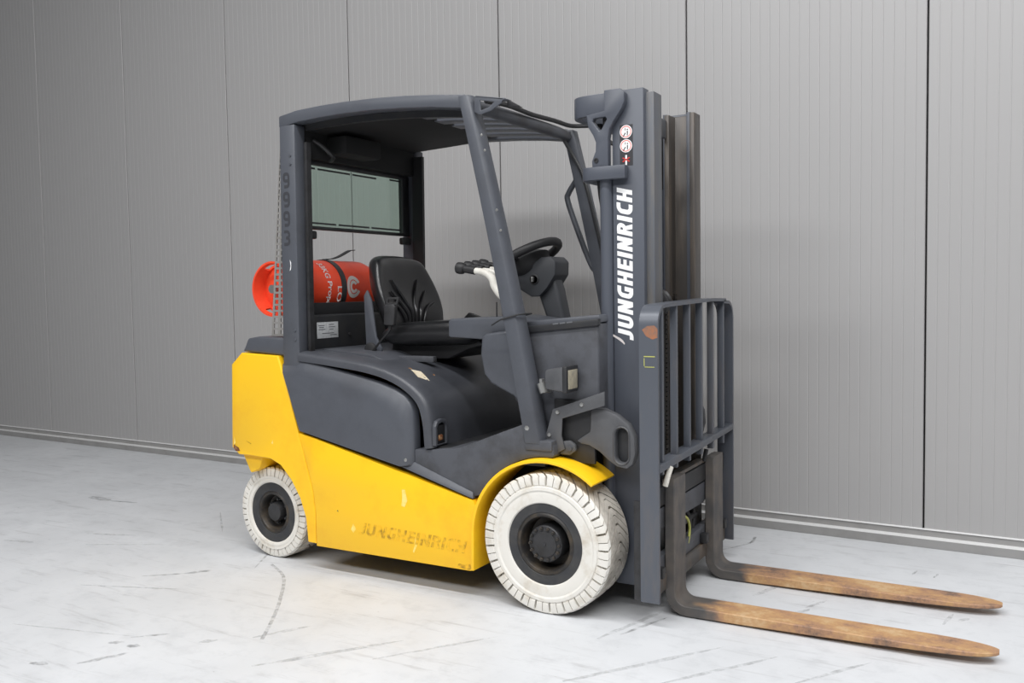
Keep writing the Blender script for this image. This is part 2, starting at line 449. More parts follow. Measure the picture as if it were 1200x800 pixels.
def glyph(ch, w):
    h = w / 2; W = .66
    r = .24
    if ch == 'H': return W, thick([(h, 0), (h, 1)], w) + thick([(W - h, 0), (W - h, 1)], w) + thick([(h, .5), (W - h, .5)], w * .9)
    if ch == 'E': return .54, thick([(h, 0), (h, 1)], w) + [q for y in (h * .85, .5, 1 - h * .85) for q in thick([(h, y), (.54, y)], w * .85)]
    if ch == 'I': return w, thick([(h, 0), (h, 1)], w)
    if ch == 'N': return .70, thick([(h, 0), (h, 1)], w) + thick([(.70 - h, 0), (.70 - h, 1)], w) + [[(0, 1), (w * 1.1, 1), (.70, 0), (.70 - w * 1.1, 0)]]
    if ch == 'U': return W, thick([(h, 1)] + qarc(h + r * .8, h * .9 + r * .8, r * .8, r * .8, 180, 270) + qarc(W - h - r * .8, h * .9 + r * .8, r * .8, r * .8, 270, 360) + [(W - h, 1)], w)
    if ch == 'J': return .46, thick([(.0, h * .85), (.14, h * .85)] + qarc(.46 - h - r * .7, h * .85 + r * .7, r * .7, r * .7, 270, 360) + [(.46 - h, 1)], w)
    if ch == 'C': return .56, thick([(.56, 1 - h * .85), (.40, 1 - h * .85)] + qarc(h + r, 1 - h * .85 - r, r, r, 90, 180) + qarc(h + r, h * .85 + r, r, r, 180, 270) + [(.40, h * .85), (.56, h * .85)], w)
    if ch == 'G': return .62, thick([(.60, 1 - h * .85), (.40, 1 - h * .85)] + qarc(h + r, 1 - h * .85 - r, r, r, 90, 180) + qarc(h + r, h * .85 + r, r, r, 180, 270) + [(.62, h * .85)], w) + thick([(.62 - h, 0), (.62 - h, .54)], w)
    if ch == 'R': return .62, thick([(h, 0), (h, 1)], w) + thick([(h, 1 - h * .85), (.34, 1 - h * .85)] + qarc(.34, .70, .62 - h - .34, .30 - h * .85, 90, -90, 8) + [(h, .40 + h * .85)], w * .9) + [[(.26, .46), (.48, .46), (.66, 0), (.40, 0)]]
    if ch == '9': return W, thick([(.12, h)] + qarc(W - h - .18, h + .18, .18, .18, 270, 360) + qarc(W - h - .18, 1 - h - .18, .18, .18, 0, 90) + qarc(h + .18, 1 - h - .18, .18, .18, 90, 180) + qarc(h + .18, .46 + .14, .18, .14, 180, 270) + [(W - h, .46)], w)
    if ch == '3': return W, thick([(.06, 1 - h)] + qarc(W - h - .2, 1 - h - .2, .2, .2, 90, -90) + [(.26, .53)], w) + thick([(.26, .5)] + qarc(W - h - .2, h + .2, .2, .2, 90, -90) + [(.06, h)], w)
    return .4, []

def block_letters(name, s_, size, origin, e1, e2, m, parent, width, w=.25, shear=.22, gap=.13, depth=.0006):
    e1 = Vector(e1); e2 = Vector(e2); nn = e1.cross(e2); o = Vector(origin)
    x = 0; quads = []
    for ch in s_:
        adv, q = glyph(ch, w)
        quads += [[(px + x + shear * py, py) for px, py in poly] for poly in q]
        x += adv + gap
    k = width / (x - gap + shear)
    bm = bmesh.new()
    for qi, poly in enumerate(quads):
        vs = [bm.verts.new(o + e1 * (px * k) + e2 * (py * size) + nn * (depth + .00006 * (qi % 9))) for px, py in poly]
        try: f = bm.faces.new(vs)
        except ValueError: continue
        f.normal_update()
        if f.normal.dot(nn) < 0: f.normal_flip()
    return link(name, bm, m, parent, 0, recalc=False)

def copy_tree(o, parent, offset=None, mirror=False):
    c = o.copy(); COL.objects.link(c); c.parent = parent
    for ch in list(o.children): copy_tree(ch, c)
    return c

def mirror_obj(o, parent):
    """a mirrored twin of a mesh part across the truck's centre plane (own mesh)"""
    me = o.data.copy()
    bm = bmesh.new(); bm.from_mesh(me)
    for v in bm.verts: v.co.y = -v.co.y
    bmesh.ops.reverse_faces(bm, faces=bm.faces[:])
    bm.to_mesh(me); bm.free()
    c = bpy.data.objects.new(o.name.split('.')[0], me); COL.objects.link(c); c.parent = parent
    for ch in list(o.children): mirror_obj(ch, c)
    return c

def tag(o, label, cat=None, group=None, kind=None):
    o['label'] = label
    if cat: o['category'] = cat
    if group: o['group'] = group
    if kind: o['kind'] = kind
    return o

# ------------------------------------------------------------------ the setting
bm = bmesh.new()
add_box(bm, -14, 7, -11, 3.4, -.12, 0)
floor = link('floor', bm, 'floor', None, 0)
tag(floor, 'light grey scuffed concrete hall floor', kind='structure')

# scuff marks on the concrete: (points, width, soft?)
SC = [([(-3.73, .02), (-3.5, .0)], .09, 0), ([(-3.5, .0), (-3.28, .04)], .03, 0),
      ([(-1.80, -.86), (-1.72, -.76)], .035, 0), ([(-1.95, -.98), (-1.80, -.86)], .02, 0), ([(-2.7, -.75), (-2.3, -.55)], .02, 1),
      ([(-1.36, -1.60), (-1.31, -1.56)], .03, 0), ([(-1.27, -1.585), (-1.22, -1.56)], .03, 0), ([(-1.33, -1.52), (-1.22, -1.42)], .02, 0),
      ([(-1.29, -1.78), (-1.20, -1.62)], .03, 0), ([(-1.45, -1.86), (-1.38, -1.83)], .03, 0), ([(-1.05, -1.43), (-1.0, -1.38)], .03, 1),
      ([(1.27, .66), (1.285, .74)], .012, 0), ([(1.36, .66), (1.375, .73)], .012, 0),
      ([(1.49, .12), (1.53, .17)], .03, 1), ([(1.44, .05), (1.47, .2)], .02, 1),
      ([(.70, .05), (.78, .28)], .03, 1), ([(.86, -.18), (.95, .0)], .03, 1), ([(.93, .0), (.99, .14)], .02, 0),
      ([(.30, -.70), (.42, -.30)], .03, 1), ([(.36, -.62), (.46, -.36)], .02, 0),
      ([(-.90, -1.3), (-.78, -1.1)], .03, 1), ([(-.7, -1.5), (-.35, -1.05)], .03, 1), ([(-.35, -1.25), (-.05, -.85)], .02, 1),
      ([(.35, -1.1), (.75, -.55)], .03, 1), ([(.62, -1.0), (.95, -.55)], .02, 1), ([(1.05, -.75), (1.25, -.45)], .02, 1),
      ([(-2.2, .3), (-1.95, -.1)], .02, 1), ([(-1.75, -.3), (-1.55, -.65)], .012, 0),
      ([(-2.6, .1), (-2.2, -.25)], .012, 1), ([(-2.9, -.6), (-2.6, -.5)], .03, 1), ([(-3.2, -.9), (-3.0, -.85)], .03, 1),
      ([(-2.1, -1.2), (-1.6, -1.02)], .012, 0), ([(-1.9, -1.65), (-1.3, -1.5)], .01, 1)]
for pts, wd, soft in SC:
    a, b = Vector((*pts[0], 0)), Vector((*pts[1], 0))
    d = (b - a).normalized(); nn = Vector((-d.y, d.x, 0))
    bm = bmesh.new(); L = []; R = []
    N = 8
    for i in range(N + 1):
        t = i / N
        ww = wd * .5 * (math.sin(PI * min(1, max(.06, t))) ** .5) * random.uniform(.65, 1.15)
        p = a.lerp(b, t) + nn * random.uniform(-.1, .1) * wd
        L.append(bm.verts.new(p + nn * ww + Vector((0, 0, .0006)))); R.append(bm.verts.new(p - nn * ww + Vector((0, 0, .0006))))
    for i in range(N): bm.faces.new((L[i], R[i], R[i + 1], L[i + 1]))
    link('scuff_mark', bm, 'scuffsoft' if soft else 'scuff', floor, 0)
# long curved tyre trace and the fine hooked line near the wall
def trace(pts, wd, m):
    bm = bmesh.new(); P = catmull([(x, y, .0007) for x, y in pts], 10); L = []
    for i, p in enumerate(P):
        t = (P[min(i + 1, len(P) - 1)] - P[max(0, i - 1)]).normalized(); nn = Vector((-t.y, t.x, 0))
        L.append((bm.verts.new(p + nn * wd / 2), bm.verts.new(p - nn * wd / 2)))
    for A, B in zip(L, L[1:]): bm.faces.new((A[0], A[1], B[1], B[0]))
    link('scuff_mark', bm, m, floor, 0)
trace([(-1.54, -.55), (-1.33, -.68), (-1.12, -.92), (-.97, -1.12), (-.85, -1.3)], .016, 'scuff')
trace([(.33, .62), (.39, .69), (.45, .80), (.475, .86), (.467, .98)], .010, 'scuff')
trace([(.465, .84), (.478, .88), (.467, .98)], .018, 'scuff')

TH = -0.0291
e1 = Vector((math.cos(TH), math.sin(TH), 0)); en = Vector((-math.sin(TH), math.cos(TH), 0))
W0 = Vector((0, 1.195, 0))
def WP(s, d, z): return W0 + e1 * s + en * d + Vector((0, 0, z))
SP, PH = 1.2619, -6.3063
wall = bpy.data.objects.new('wall_back', None); COL.objects.link(wall)
tag(wall, 'tall wall of grey ribbed metal panels behind the truck', kind='structure')
HW = 6.2
def panel_profile():
    """(s, depth): micro-ribbed sheet with shallow V grooves, rolled edges at the joints"""
    p = [(.004, .030), (.0045, .004), (.008, .0)]
    n = 24; per = SP / n
    for k in range(1, n):
        c = k * per
        p += [(c - .0042, .0), (c - .001, .0012), (c + .001, .0012), (c + .0042, .0)]
    p += [(SP - .008, .0), (SP - .0045, .004), (SP - .004, .030)]
    return p
pp = panel_profile()
bm = bmesh.new()
lo = [bm.verts.new(e1 * s + en * (.064 + d) + Vector((0, 0, .085))) for s, d in pp]
hi = [bm.verts.new(e1 * s + en * (.064 + d) + Vector((0, 0, HW))) for s, d in pp]
for i in range(len(pp) - 1): bm.faces.new((lo[i], lo[i + 1], hi[i + 1], hi[i]))
pan = link('panel', bm, 'wall', wall, 0, recalc=False)
for i in range(-3, 10):
    o = pan if i == -3 else pan.copy()
    if i != -3: COL.objects.link(o); o.parent = wall
    o.location = WP(PH + i * SP, 0, 0)
def wallbox(name, s0, s1, d0, d1, z0, z1, m, parent, bev=0):
    bm = bmesh.new()
    c = [WP(s, d, z) for z in (z0, z1) for s, d in ((s0, d0), (s1, d0), (s1, d1), (s0, d1))]
    v = [bm.verts.new(p) for p in c]
    for f in ((0, 1, 2, 3), (4, 5, 6, 7), (0, 1, 5, 4), (1, 2, 6, 5), (2, 3, 7, 6), (3, 0, 4, 7)): bm.faces.new([v[k] for k in f])
    bmesh.ops.recalc_face_normals(bm, faces=bm.faces[:]); bevel_sharp(bm, bev, 1)
    return link(name, bm, m, parent)
wallbox('backing_sheet', PH - 3 * SP, PH + 10 * SP, .096, .14, 0, HW, 'dark', wall)
tr = bpy.data.objects.new('trim_1', None); COL.objects.link(tr)
tag(tr, 'grey folded metal base flashing along the foot of the wall', kind='structure')
wallbox('flashing_box', PH - 3 * SP, PH + 10 * SP, 0, .060, 0, .045, 'trim', tr, .002)
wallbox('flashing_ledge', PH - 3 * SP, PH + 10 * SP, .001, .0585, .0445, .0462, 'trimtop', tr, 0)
wallbox('flashing_upstand', PH - 3 * SP, PH + 10 * SP, .057, .064, .04, .082, 'trim', tr, .0)
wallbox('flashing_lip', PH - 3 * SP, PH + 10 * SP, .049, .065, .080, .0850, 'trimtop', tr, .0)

# ------------------------------------------------------------------ the truck
FL = bpy.data.objects.new('forklift', None); COL.objects.link(FL)
tag(FL, 'yellow and grey forklift truck with white tyres parked before a grey panel wall', 'forklift')
YS = -.54

# --- wheels
def tyre_mesh(R, W, rb, nl, half_shift, parent, flare=.022):
    """near face at y=0, going to y=+W; lugs along both shoulders with chevron grooves"""
    # rows: (radius, y, groove depth, tread?)
    rows = [(rb, .012, 0, 0, 0), (rb + .006, .004, 0, 0, 0), (rb + (R - rb) * .20, .0015, 0, 0, 0), (rb + (R - rb) * .40, .004, 0, 0, 0), (rb + (R - rb) * .46, .0, 0, 0, 0),
            (R - .054, .001, 0, 0, 0), (R - .051, .006, 0, 0, 0), (R - .048, .006, .35, 0, 0), (R - .045, .003, 1, 0, 0), (R - .022, .003, 1, 0, 0), (R - .007, .007, 1, .6, 0), (R, .018, .6, 1, 1),
            (R + .0015, W * .30, 0, 1, 1), (R + .002, W * .46, 0, 1, 1), (R + .002, W * .54, 0, 1, 1), (R + .0015, W * .70, 0, 1, 1),
            (R, W - .018, -.6, 1, 1), (R - .007, W - .007, -1, .6, 0), (R - .045, W - .003, -1, 0, 0), (R - .05, W - .005, 0, 0, 0), (rb, W - .012, 0, 0, 0)]
    bm = bmesh.new()
    samp = []
    for k in range(nl):
        samp += [(k + 0.0, 0), (k + .012, 1), (k + .125, 1), (k + .137, 0), (k + .3, 0), (k + .540, 0), (k + .546, .6), (k + .586, .6), (k + .592, 0), (k + .8, 0)]
    rings = []
    for (r, y, gy, gr, tr_) in rows:
        ring = []
        sh = half_shift * (1 - abs(y - W / 2) / (W / 2)) if tr_ else 0
        for a, gl in samp:
            th = 2 * PI * (a + sh) / nl
            rr = r - gr * gl * .022
            ring.append(bm.verts.new((rr * math.cos(th), y + gy * gl * .022, rr * math.sin(th))))
        rings.append(ring)
    n = len(samp)
    for i in range(len(rings) - 1):
        for k in range(n):
            f = bm.faces.new((rings[i][k], rings[i][(k + 1) % n], rings[i + 1][(k + 1) % n], rings[i + 1][k]))
            f.material_index = 1 if rows[i][4] and rows[i + 1][4] else 0
    return link('tyre', bm, ['tyre', 'tread'], parent, 18)

def wheel(name, c, R, W, front, steer=0.0, flip=False):
    w_ = bpy.data.objects.new(name, None); COL.objects.link(w_)
    w_.location = c; w_.rotation_euler = (0, 0, steer + (PI if flip else 0)); w_.parent = FL
    rb = R * (.575 if front else .655)
    rr = R * (.41 if front else .42)
    tyre_mesh(R, W, rb, 25 if front else 22, 1.3, w_)
    # dark sidewall band
    lathe('sidewall_band', [(rb + .004, .010), (rb - .008, .008), (rr + .028, .012), (rr + .014, .010), (rr + .006, .016), (rr + .004, .05), (rb, .06)], (0, 0, 0), 'rubber', w_)
    d = .09 if front else .06
    lathe('rim', [(rr + .012, .0135), (rr + .004, .008), (rr - .004, .010), (rr - .010, .018), (rr - .016, d), (rr * .60, d + .012), (rr * .3, d + .012), (0, d + .012)], (0, 0, 0), 'rim', w_, n=56)
    if front:
        hr = R * .262
        lathe('hub', [(hr, d + .012), (hr, .016), (hr - .004, .011), (hr * .72, .011), (hr * .70, .008), (hr * .1, .007), (hr * .08, .003), (0, .003)], (0, 0, 0), 'hub', w_)
        bmh = bmesh.new()
        for k in range(14):
            a = 2 * PI * k / 14
            add_lathe(bmh, [(.0075, .014), (.0075, .004), (.005, .002), (.005, -.002), (0, -.002)], (hr * .86 * math.cos(a), 0, hr * .86 * math.sin(a)), 'y', 6)
        link('lug_nuts', bmh, 'rim', w_, 30)['kind'] = 'stuff'
    else:
        hr = R * .205
        lathe('hub', [(hr * 1.05, d + .012), (hr * 1.0, .024), (hr * .92, .015), (0, .013)], (0, 0, 0), 'hub', w_)
        bmh = bmesh.new()
        for k in range(6):
            a = 2 * PI * k / 6 + .5
            add_lathe(bmh, [(.010, d + .012), (.010, d - .012), (.006, d - .014), (.006, d - .022), (0, d - .022)], (rr * .62 * math.cos(a), 0, rr * .62 * math.sin(a)), 'y', 6)
        link('lug_nuts', bmh, 'hub', w_, 30)['kind'] = 'stuff'
    return w_
FR, RRr = .2917, .23
tag(wheel('front_wheel', (0, -.561, FR), FR, .22, True), 'large front wheel with white tyre and bolted dark hub')
wheel('front_wheel', (0, .561, FR), FR, .22, True, flip=True)
tag(wheel('rear_wheel', (-1.6044, -.465, RRr), RRr, .165, False, steer=-.0395), 'smaller rear wheel with white tyre under the counterweight')
wheel('rear_wheel', (-1.6044, .465, RRr), RRr, .165, False, steer=-.0395, flip=True)
tube('front_axle', [(0, -.36, FR), (0, .36, FR)], .07, 'dark', FL, n=16)
tube('rear_axle', [(-1.6044, -.33, RRr), (-1.6044, .33, RRr)], .05, 'dark', FL, n=16)

# --- counterweight
cw_side = [(-1.775, .985), (-1.705, 1.045), (-1.46, 1.035), (-1.447, 1.0), (-1.345, .668), (-1.305, .54), (-1.262, .395), (-1.249, .29), (-1.25, .135), (-1.29, .135), (-1.30, .25), (-1.335, .345), (-1.39, .43), (-1.455, .495), (-1.53, .523), (-1.66, .53), (-1.745, .53), (-1.79, .565)]
def counterweight():
    bm = bmesh.new()
    # lofted across the width: the tail bulges rearwards towards the middle
    ys = [-.54, -.535, -.50, -.40, -.25, 0, .25, .40, .50, .535, .54]
    rings = []
    for y in ys:
        a = abs(y) / .54
        bul = .20 * (1 - a ** 2.2)
        inset = .006 if abs(y) > .537 else 0.0
        ring = []
        for x, z in cw_side:
            k = max(0.0, min(1.0, (-1.62 - x) / .16))
            zz = z + (.01 * (1 - a) if z > 1 else 0)
            xx = x - bul * k
            cx, cz = -1.52, .75
            ring.append(bm.verts.new((xx + (inset if x < cx else -inset), y, zz + (inset if zz < cz else -inset) * .7)))
        rings.append(ring)
    n = len(cw_side)
    for A, B in zip(rings, rings[1:]):
        for k in range(n): bm.faces.new((A[k], A[(k + 1) % n], B[(k + 1) % n], B[k]))
    bm.faces.new(rings[0]); bm.faces.new(rings[-1])
    return link('counterweight', bm, 'yellow', FL, 28)
cwo = counterweight()
tag(cwo, 'yellow cast counterweight')
# tail underside (dark yellow wedge behind the rear wheel) and inner core
prism('tail_skirt', [(-1.775, .56), (-1.60, .56), (-1.64, .46), (-1.705, .43)], 'y', -.505, .505, 'yellow', FL, .01)
box('axle_housing', -1.86, -1.30, -.28, .28, .16, .55, 'dark', FL, .01)
# chips on the corner of the counterweight
def chip(parent, pts, y, m='chip'):
    bm = bmesh.new(); bm.faces.new([bm.verts.new((x, y, z)) for x, z in pts])
    return link('paint_chip', bm, m, parent, 0)
chip(cwo, [(-1.776, .60), (-1.77, .575), (-1.745, .565), (-1.735, .548), (-1.765, .545), (-1.78, .562)], -.5405, 'chiprust')
chip(cwo, [(-1.772, .62), (-1.766, .588), (-1.778, .575)], -.5407)
chip(cwo, [(-1.352, .925), (-1.347, .915), (-1.356, .91)], -.5407, 'chiprust')
chip(cwo, [(-1.51, .62), (-1.508, .60), (-1.52, .602)], -.5407)
chip(cwo, [(-1.69, .605), (-1.655, .592), (-1.66, .588), (-1.69, .60)], -.5407, 'ghost')

prism('counterweight_cover', [(-1.715, 1.052), (-1.70, 1.07), (-1.675, 1.118), (-1.60, 1.128), (-1.40, 1.122), (-1.40, 1.035), (-1.46, 1.036)], 'y', -.525, .525, 'grey', FL, .012, 3)

# --- skirt, sill, fender
def both(o):
    mirror_obj(o, FL); return o
archo = arc(0, FR, .352, 180, 118, 10)
skirt_pts = [(-1.338, .664), (-1.24, .645), (-.392, .443), (-.355, .436)] + [p for p in archo if p[1] < .42][::-1] + [(-.352, .30), (-.358, .133), (-.37, .125), (-1.243, .125), (-1.243, .29), (-1.256, .395), (-1.299, .54)]
skirt = prism('chassis_skirt', skirt_pts, 'y', YS, -.47, 'yellow', FL, .008, 2)
tag(skirt, 'yellow lower side skirt with faded lettering')
mirror_obj(skirt, FL)
# faded lettering left from a worn decal
block_letters('faded_lettering', 'JUNGHEINRICH', .056, (-.985, YS, .215), (1, 0, -.03), (0, 0, 1), 'ghost', skirt, .60, w=.2)
for pts in ([(-.73, .447), (-.712, .447), (-.70, .40), (-.716, .368), (-.735, .372), (-.728, .41)], ):
    chip(skirt, pts, YS - .0006)
chip(skirt, [(-.60, .322), (-.56, .315), (-.50, .322), (-.45, .305), (-.47, .298), (-.53, .300), (-.575, .303)], YS - .0006, 'ghost2' if 'ghost2' in MT else 'yellow')
chip(skirt, [(-1.03, .23), (-1.015, .26), (-1.00, .235), (-1.015, .215)], YS - .0006)
chip(skirt, [(-.66, .235), (-.652, .20), (-.67, .165), (-.675, .17), (-.665, .205)], YS - .0006)
chip(skirt, [(-.43, .150), (-.40, .147), (-.372, .155), (-.366, .133), (-.38, .128), (-.44, .134)], YS - .0006, 'ghost')
chip(skirt, [(-1.106, .315), (-1.103, .305), (-1.112, .308)], YS - .0006, 'digits')

fend = arc(0, FR, .352, 180, 50, 26)
fin = arc(0, FR, .337, 180, 50, 26)
fpts = [(-.354, .135)] + fend + fin[::-1] + [(-.339, .135)]
fender = prism('front_fender', fpts, 'y', -.565, -.345, 'yellow', FL, .004, 2)
tag(fender, 'yellow front mudguard over the white tyre')
mirror_obj(fender, FL)

sill_pts = [(-.666, .566), (-.666, .632), (-.56, .640), (-.43, .655), (-.30, .705), (-.108, .778), (-.100, .700), (.03, .700), (.035, .655)] + [p for p in arc(0, FR, .354, 86, 152, 14)] + [(-.335, .455), (-.362, .447)]
sill = prism('step_sill', sill_pts, 'y', -.525, -.30, 'greydirty', FL, .006, 2)
mirror_obj(sill, FL)
loft('sill_bevel', [(-.735, -.541, .552), (-.666, -.527, .575), (-.36, -.527, .468), (-.352, -.541, .442)], [(-.735, -.49, .552), (-.666, -.49, .575), (-.36, -.49, .468), (-.352, -.49, .442)], 'grey', FL, .002)

# --- grey side cover beneath the hood
oc = [(-1.332, .675), (-1.445, 1.0), (-1.35, 1.0), (-1.325, 1.022), (-1.29, 1.016), (-1.08, .972), (-.865, .926), (-.77, .898), (-.715, .872), (-.685, .84), (-.669, .80), (-.664, .70), (-.664, .562), (-.672, .552), (-.735, .549)]
ic = [(-1.328, .678), (-1.425, .955), (-1.36, .948), (-1.325, .948), (-1.29, .944), (-1.08, .905), (-.90, .858), (-.82, .815), (-.77, .765), (-.735, .72), (-.712, .68), (-.695, .62), (-.685, .572), (-.69, .562), (-.735, .553)]
def side_cover():
    bm = bmesh.new()
    L = []
    for lp, y in ((oc, -.48), (oc, -.517), ([(x + (.004 if x < -1.2 else -.006), z - (.007 if z > .6 else -.004)) for x, z in oc], -.527), (ic, -.547)):
        L.append([bm.verts.new((x, y, z)) for x, z in lp])
    n = len(oc)
    for A, B in zip(L, L[1:]):
        for k in range(n): bm.faces.new((A[k], A[(k + 1) % n], B[(k + 1) % n], B[k]))
    bm.faces.new(L[0]); bm.faces.new(L[-1])
    return link('side_cover', bm, 'grey', FL, 50)
sc_ = side_cover(); mirror_obj(sc_, FL)
tag(sc_, 'large slate grey moulded side cover')
lathe('cover_screw', [(.008, -.545), (.008, -.549), (.004, -.551), (0, -.551)], (-.70, 0, .585), 'steel', sc_, n=12)

# --- engine hood
def hood():
    top = catmull([(-1.335, 0, 1.058), (-1.1, 0, 1.036), (-.90, 0, 1.010), (-.76, 0, .972), (-.655, 0, .915), (-.595, 0, .85), (-.568, 0, .76), (-.558, 0, .645)], 5)
    cen = Vector((-1.1, 0, .60))
    inn = []
    for i, p in enumerate(top):
        t = (top[min(i + 1, len(top) - 1)] - top[max(i - 1, 0)]).normalized()
        nn = Vector((t.z, 0, -t.x)); nn = -nn if nn.dot(cen - p) < 0 else nn
        inn.append(p + nn * .045)
    bm = bmesh.new()
    ys = [-.535, -.53, -.52, -.505, -.40, -.2, 0, .2, .40, .505, .52, .53, .535]
    rings = []
    for y in ys:
        a = abs(y)
        dn = 0.020 if a > .534 else (.010 if a > .529 else (.004 if a > .519 else (.0 if a > .5 else -.004)))
        ring = []
        for p, q in zip(top, inn): 
            d = (q - p).normalized()
            ring.append(bm.verts.new(Vector((p.x, y, p.z)) + d * dn))
        for q, p in zip(inn[::-1], top[::-1]): ring.append(bm.verts.new((q.x, y, q.z)))
        rings.append(ring)
    n = len(rings[0])
    for A, B in zip(rings, rings[1:]):
        for k in range(n): bm.faces.new((A[k], A[(k + 1) % n], B[(k + 1) % n], B[k]))
    bm.faces.new(rings[0]); bm.faces.new(rings[-1])
    return link('engine_hood', bm, 'hood', FL, 40)
hd = hood()
tag(hd, 'rounded dark grey engine hood under the seat')
prism('hood_step', [(-1.30, 1.04), (-1.30, 1.066), (-1.00, 1.046), (-.90, 1.012), (-.90, .99)], 'y', -.40, .40, 'hood', hd, .01, 2)
# latch opening low in the hood's front
box('latch_recess', -.5655, -.553, -.515, -.445, .655, .745, 'black', hd, .012)
prism('latch_arch', [[(-.53, .655), (-.53, .74), (-.515, .765), (-.48, .772), (-.445, .765), (-.43, .74), (-.43, .655)], [(-.515, .66), (-.515, .735), (-.505, .75), (-.48, .755), (-.455, .75), (-.445, .735), (-.445, .66)]], 'x', -.565, -.5455, 'hood', hd, .003)
box('latch_handle', -.56, -.546, -.50, -.47, .675, .70, MT['chiprust'], hd, .004)
HTOP = catmull([(-1.335, 0, 1.058), (-1.1, 0, 1.036), (-.90, 0, 1.010), (-.76, 0, .972), (-.655, 0, .915), (-.595, 0, .85), (-.568, 0, .76), (-.558, 0, .645)], 5)
def hood_z(x):
    for a, b in zip(HTOP, HTOP[1:]):
        if a.x <= x <= b.x: return a.z + (b.z - a.z) * (x - a.x) / (b.x - a.x)
    return HTOP[0].z
def hood_label(name, quad, m):
    bm = bmesh.new(); N = 6; L = []
    (ax, ay), (bx, by), (cx, cy), (dx, dy) = quad
    for i in range(N + 1):
        t = i / N
        p = (ax + (bx - ax) * t, ay + (by - ay) * t); q = (dx + (cx - dx) * t, dy + (cy - dy) * t)
        L.append([bm.verts.new((x, y, hood_z(x) + .0052)) for x, y in (p, q)])
    for A, B in zip(L, L[1:]): bm.faces.new((A[0], B[0], B[1], A[1]))
    return link(name, bm, m, hd, 0)
hood_label('paper_label', [(-.765, -.405), (-.700, -.440), (-.665, -.395), (-.735, -.365)], 'paper')
hood_label('torn_label', [(-.785, -.395), (-.775, -.405), (-.690, -.315), (-.700, -.305)], MT['chiprust'])

# --- chassis core
box('chassis_frame', -1.26, -.36, -.46, .46, .15, .56, 'dark', FL, .01)
box('front_bulkhead', -.36, .20, -.30, .30, .30, .70, 'dark', FL, .01)
box('floor_board', -.60, -.02, -.50, .50, .60, .648, 'blackmetal', FL, .006)

# --- cowl and dashboard
cowl = prism('front_cowl', [(-.21, 1.155), (.20, 1.198), (.20, .70), (-.05, .70), (-.20, .875)], 'y', -.44, .44, 'greydirty', FL, .012, 3)
prism('cowl_top', [(-.22, 1.156), (-.23, 1.196), (.20, 1.232), (.205, 1.20)], 'y', -.43, .43, 'grey', cowl, .008, 2)
prism('cowl_edge_pad', [(-.15, 1.152), (-.15, 1.180), (.205, 1.216), (.205, 1.188)], 'y', -.452, -.425, 'blackmetal', cowl, .004)
text_mesh('cowl_print', '\u2014 \u2014 \u2014', .006, (.0, -.4525, 1.19), (1, 0, .1), (0, 0, 1), 'print', cowl, width=.09)
# grey knee panel left of the pillar
prism('knee_panel', [(-.345, 1.13), (-.33, 1.15), (-.18, 1.17), (-.10, .93), (-.10, .80), (-.19, .885), (-.30, .935), (-.335, .975), (-.352, 1.06)], 'y', -.46, -.36, 'grey', FL, .012, 3)
# console that carries the levers
cons = prism('lever_console', [(-.555, 1.13), (-.555, 1.205), (-.54, 1.213), (-.28, 1.222), (-.16, 1.205), (-.14, 1.19), (-.14, 1.165), (-.33, 1.15), (-.345, 1.12)], 'y', -.40, -.05, 'grey', FL, .008, 2)
def lever(k):
    y = -.33 + .058 * k
    dx = .042 + .005 * k; dz = .006 * k
    p = [(-.215 - .03 * k, y, 1.195), (-.262 - .03 * k, y, 1.25), (-.305 - .02 * k, y, 1.30), (-.372 + dx * .6, y, 1.352 + dz * .5), (-.405 + dx, y, 1.392 + dz), (-.445 + dx, y, 1.418 + dz), (-.505 + dx, y, 1.428 + dz)]
    P = catmull(p, 5); N = len(P)
    rr = [.007 if i < 7 else (.007 + .012 * min(1, (i - 6) / 6.0) if i < 18 else .019 - .005 * (i - 17) / 13.0) for i in range(N)]
    if k: rr = [r_ * (.62 if i >= 7 else 1) for i, r_ in enumerate(rr)]
    lv = tube('control_lever', P, rr, 'leverwhite', FL, n=12)
    g = tube('lever_grip', [(-.492 + dx, y, 1.427 + dz), (-.52 + dx, y, 1.432 + dz), (-.545 + dx, y, 1.436 + dz)], [.019, .019, .018], 'black', lv, n=10)
    tube('lever_knob', [(-.545 + dx, y, 1.434 + dz), (-.553 + dx, y, 1.437 + dz), (-.57 + dx, y, 1.44 + dz), (-.585 + dx, y, 1.443 + dz), (-.592 + dx, y, 1.444 + dz)], [.016, .025, .028, .026, .016], 'black', lv, n=12)
    return lv
for k in range(4): lever(k)
tube('lever_link_rod', [(-.335, -.34, 1.21), (-.335, -.34, 1.285)], .003, 'blackmetal', FL, n=6)

# --- steering
colm = prism('steering_column', [(-.235, 1.18), (-.285, 1.315), (-.20, 1.40), (-.180, 1.34), (-.145, 1.18)], 'y', -.045, .045, 'column', FL, .018, 3)
hs = prism('column_housing', [(-.395, 1.395), (-.375, 1.345), (-.305, 1.305), (-.262, 1.305), (-.22, 1.345), (-.178, 1.405), (-.175, 1.465), (-.20, 1.490), (-.25, 1.487)], 'y', -.075, .075, 'column', colm, .008, 2)
lathe('ignition_switch', [(.024, -.073), (.024, -.079), (.019, -.081), (.017, -.075), (0, -.075)], (-.285, 0, 1.385), 'blackmetal', colm, n=20)
box('ignition_key', -.290, -.282, -.100, -.080, 1.374, 1.398, 'steel', colm, .002)
swc = Vector((-.365, 0, 1.487)); tl = math.radians(27)
ux = Vector((math.cos(tl), 0, math.sin(tl))); uy = Vector((0, 1, 0)); un = Vector((-math.sin(tl), 0, math.cos(tl)))
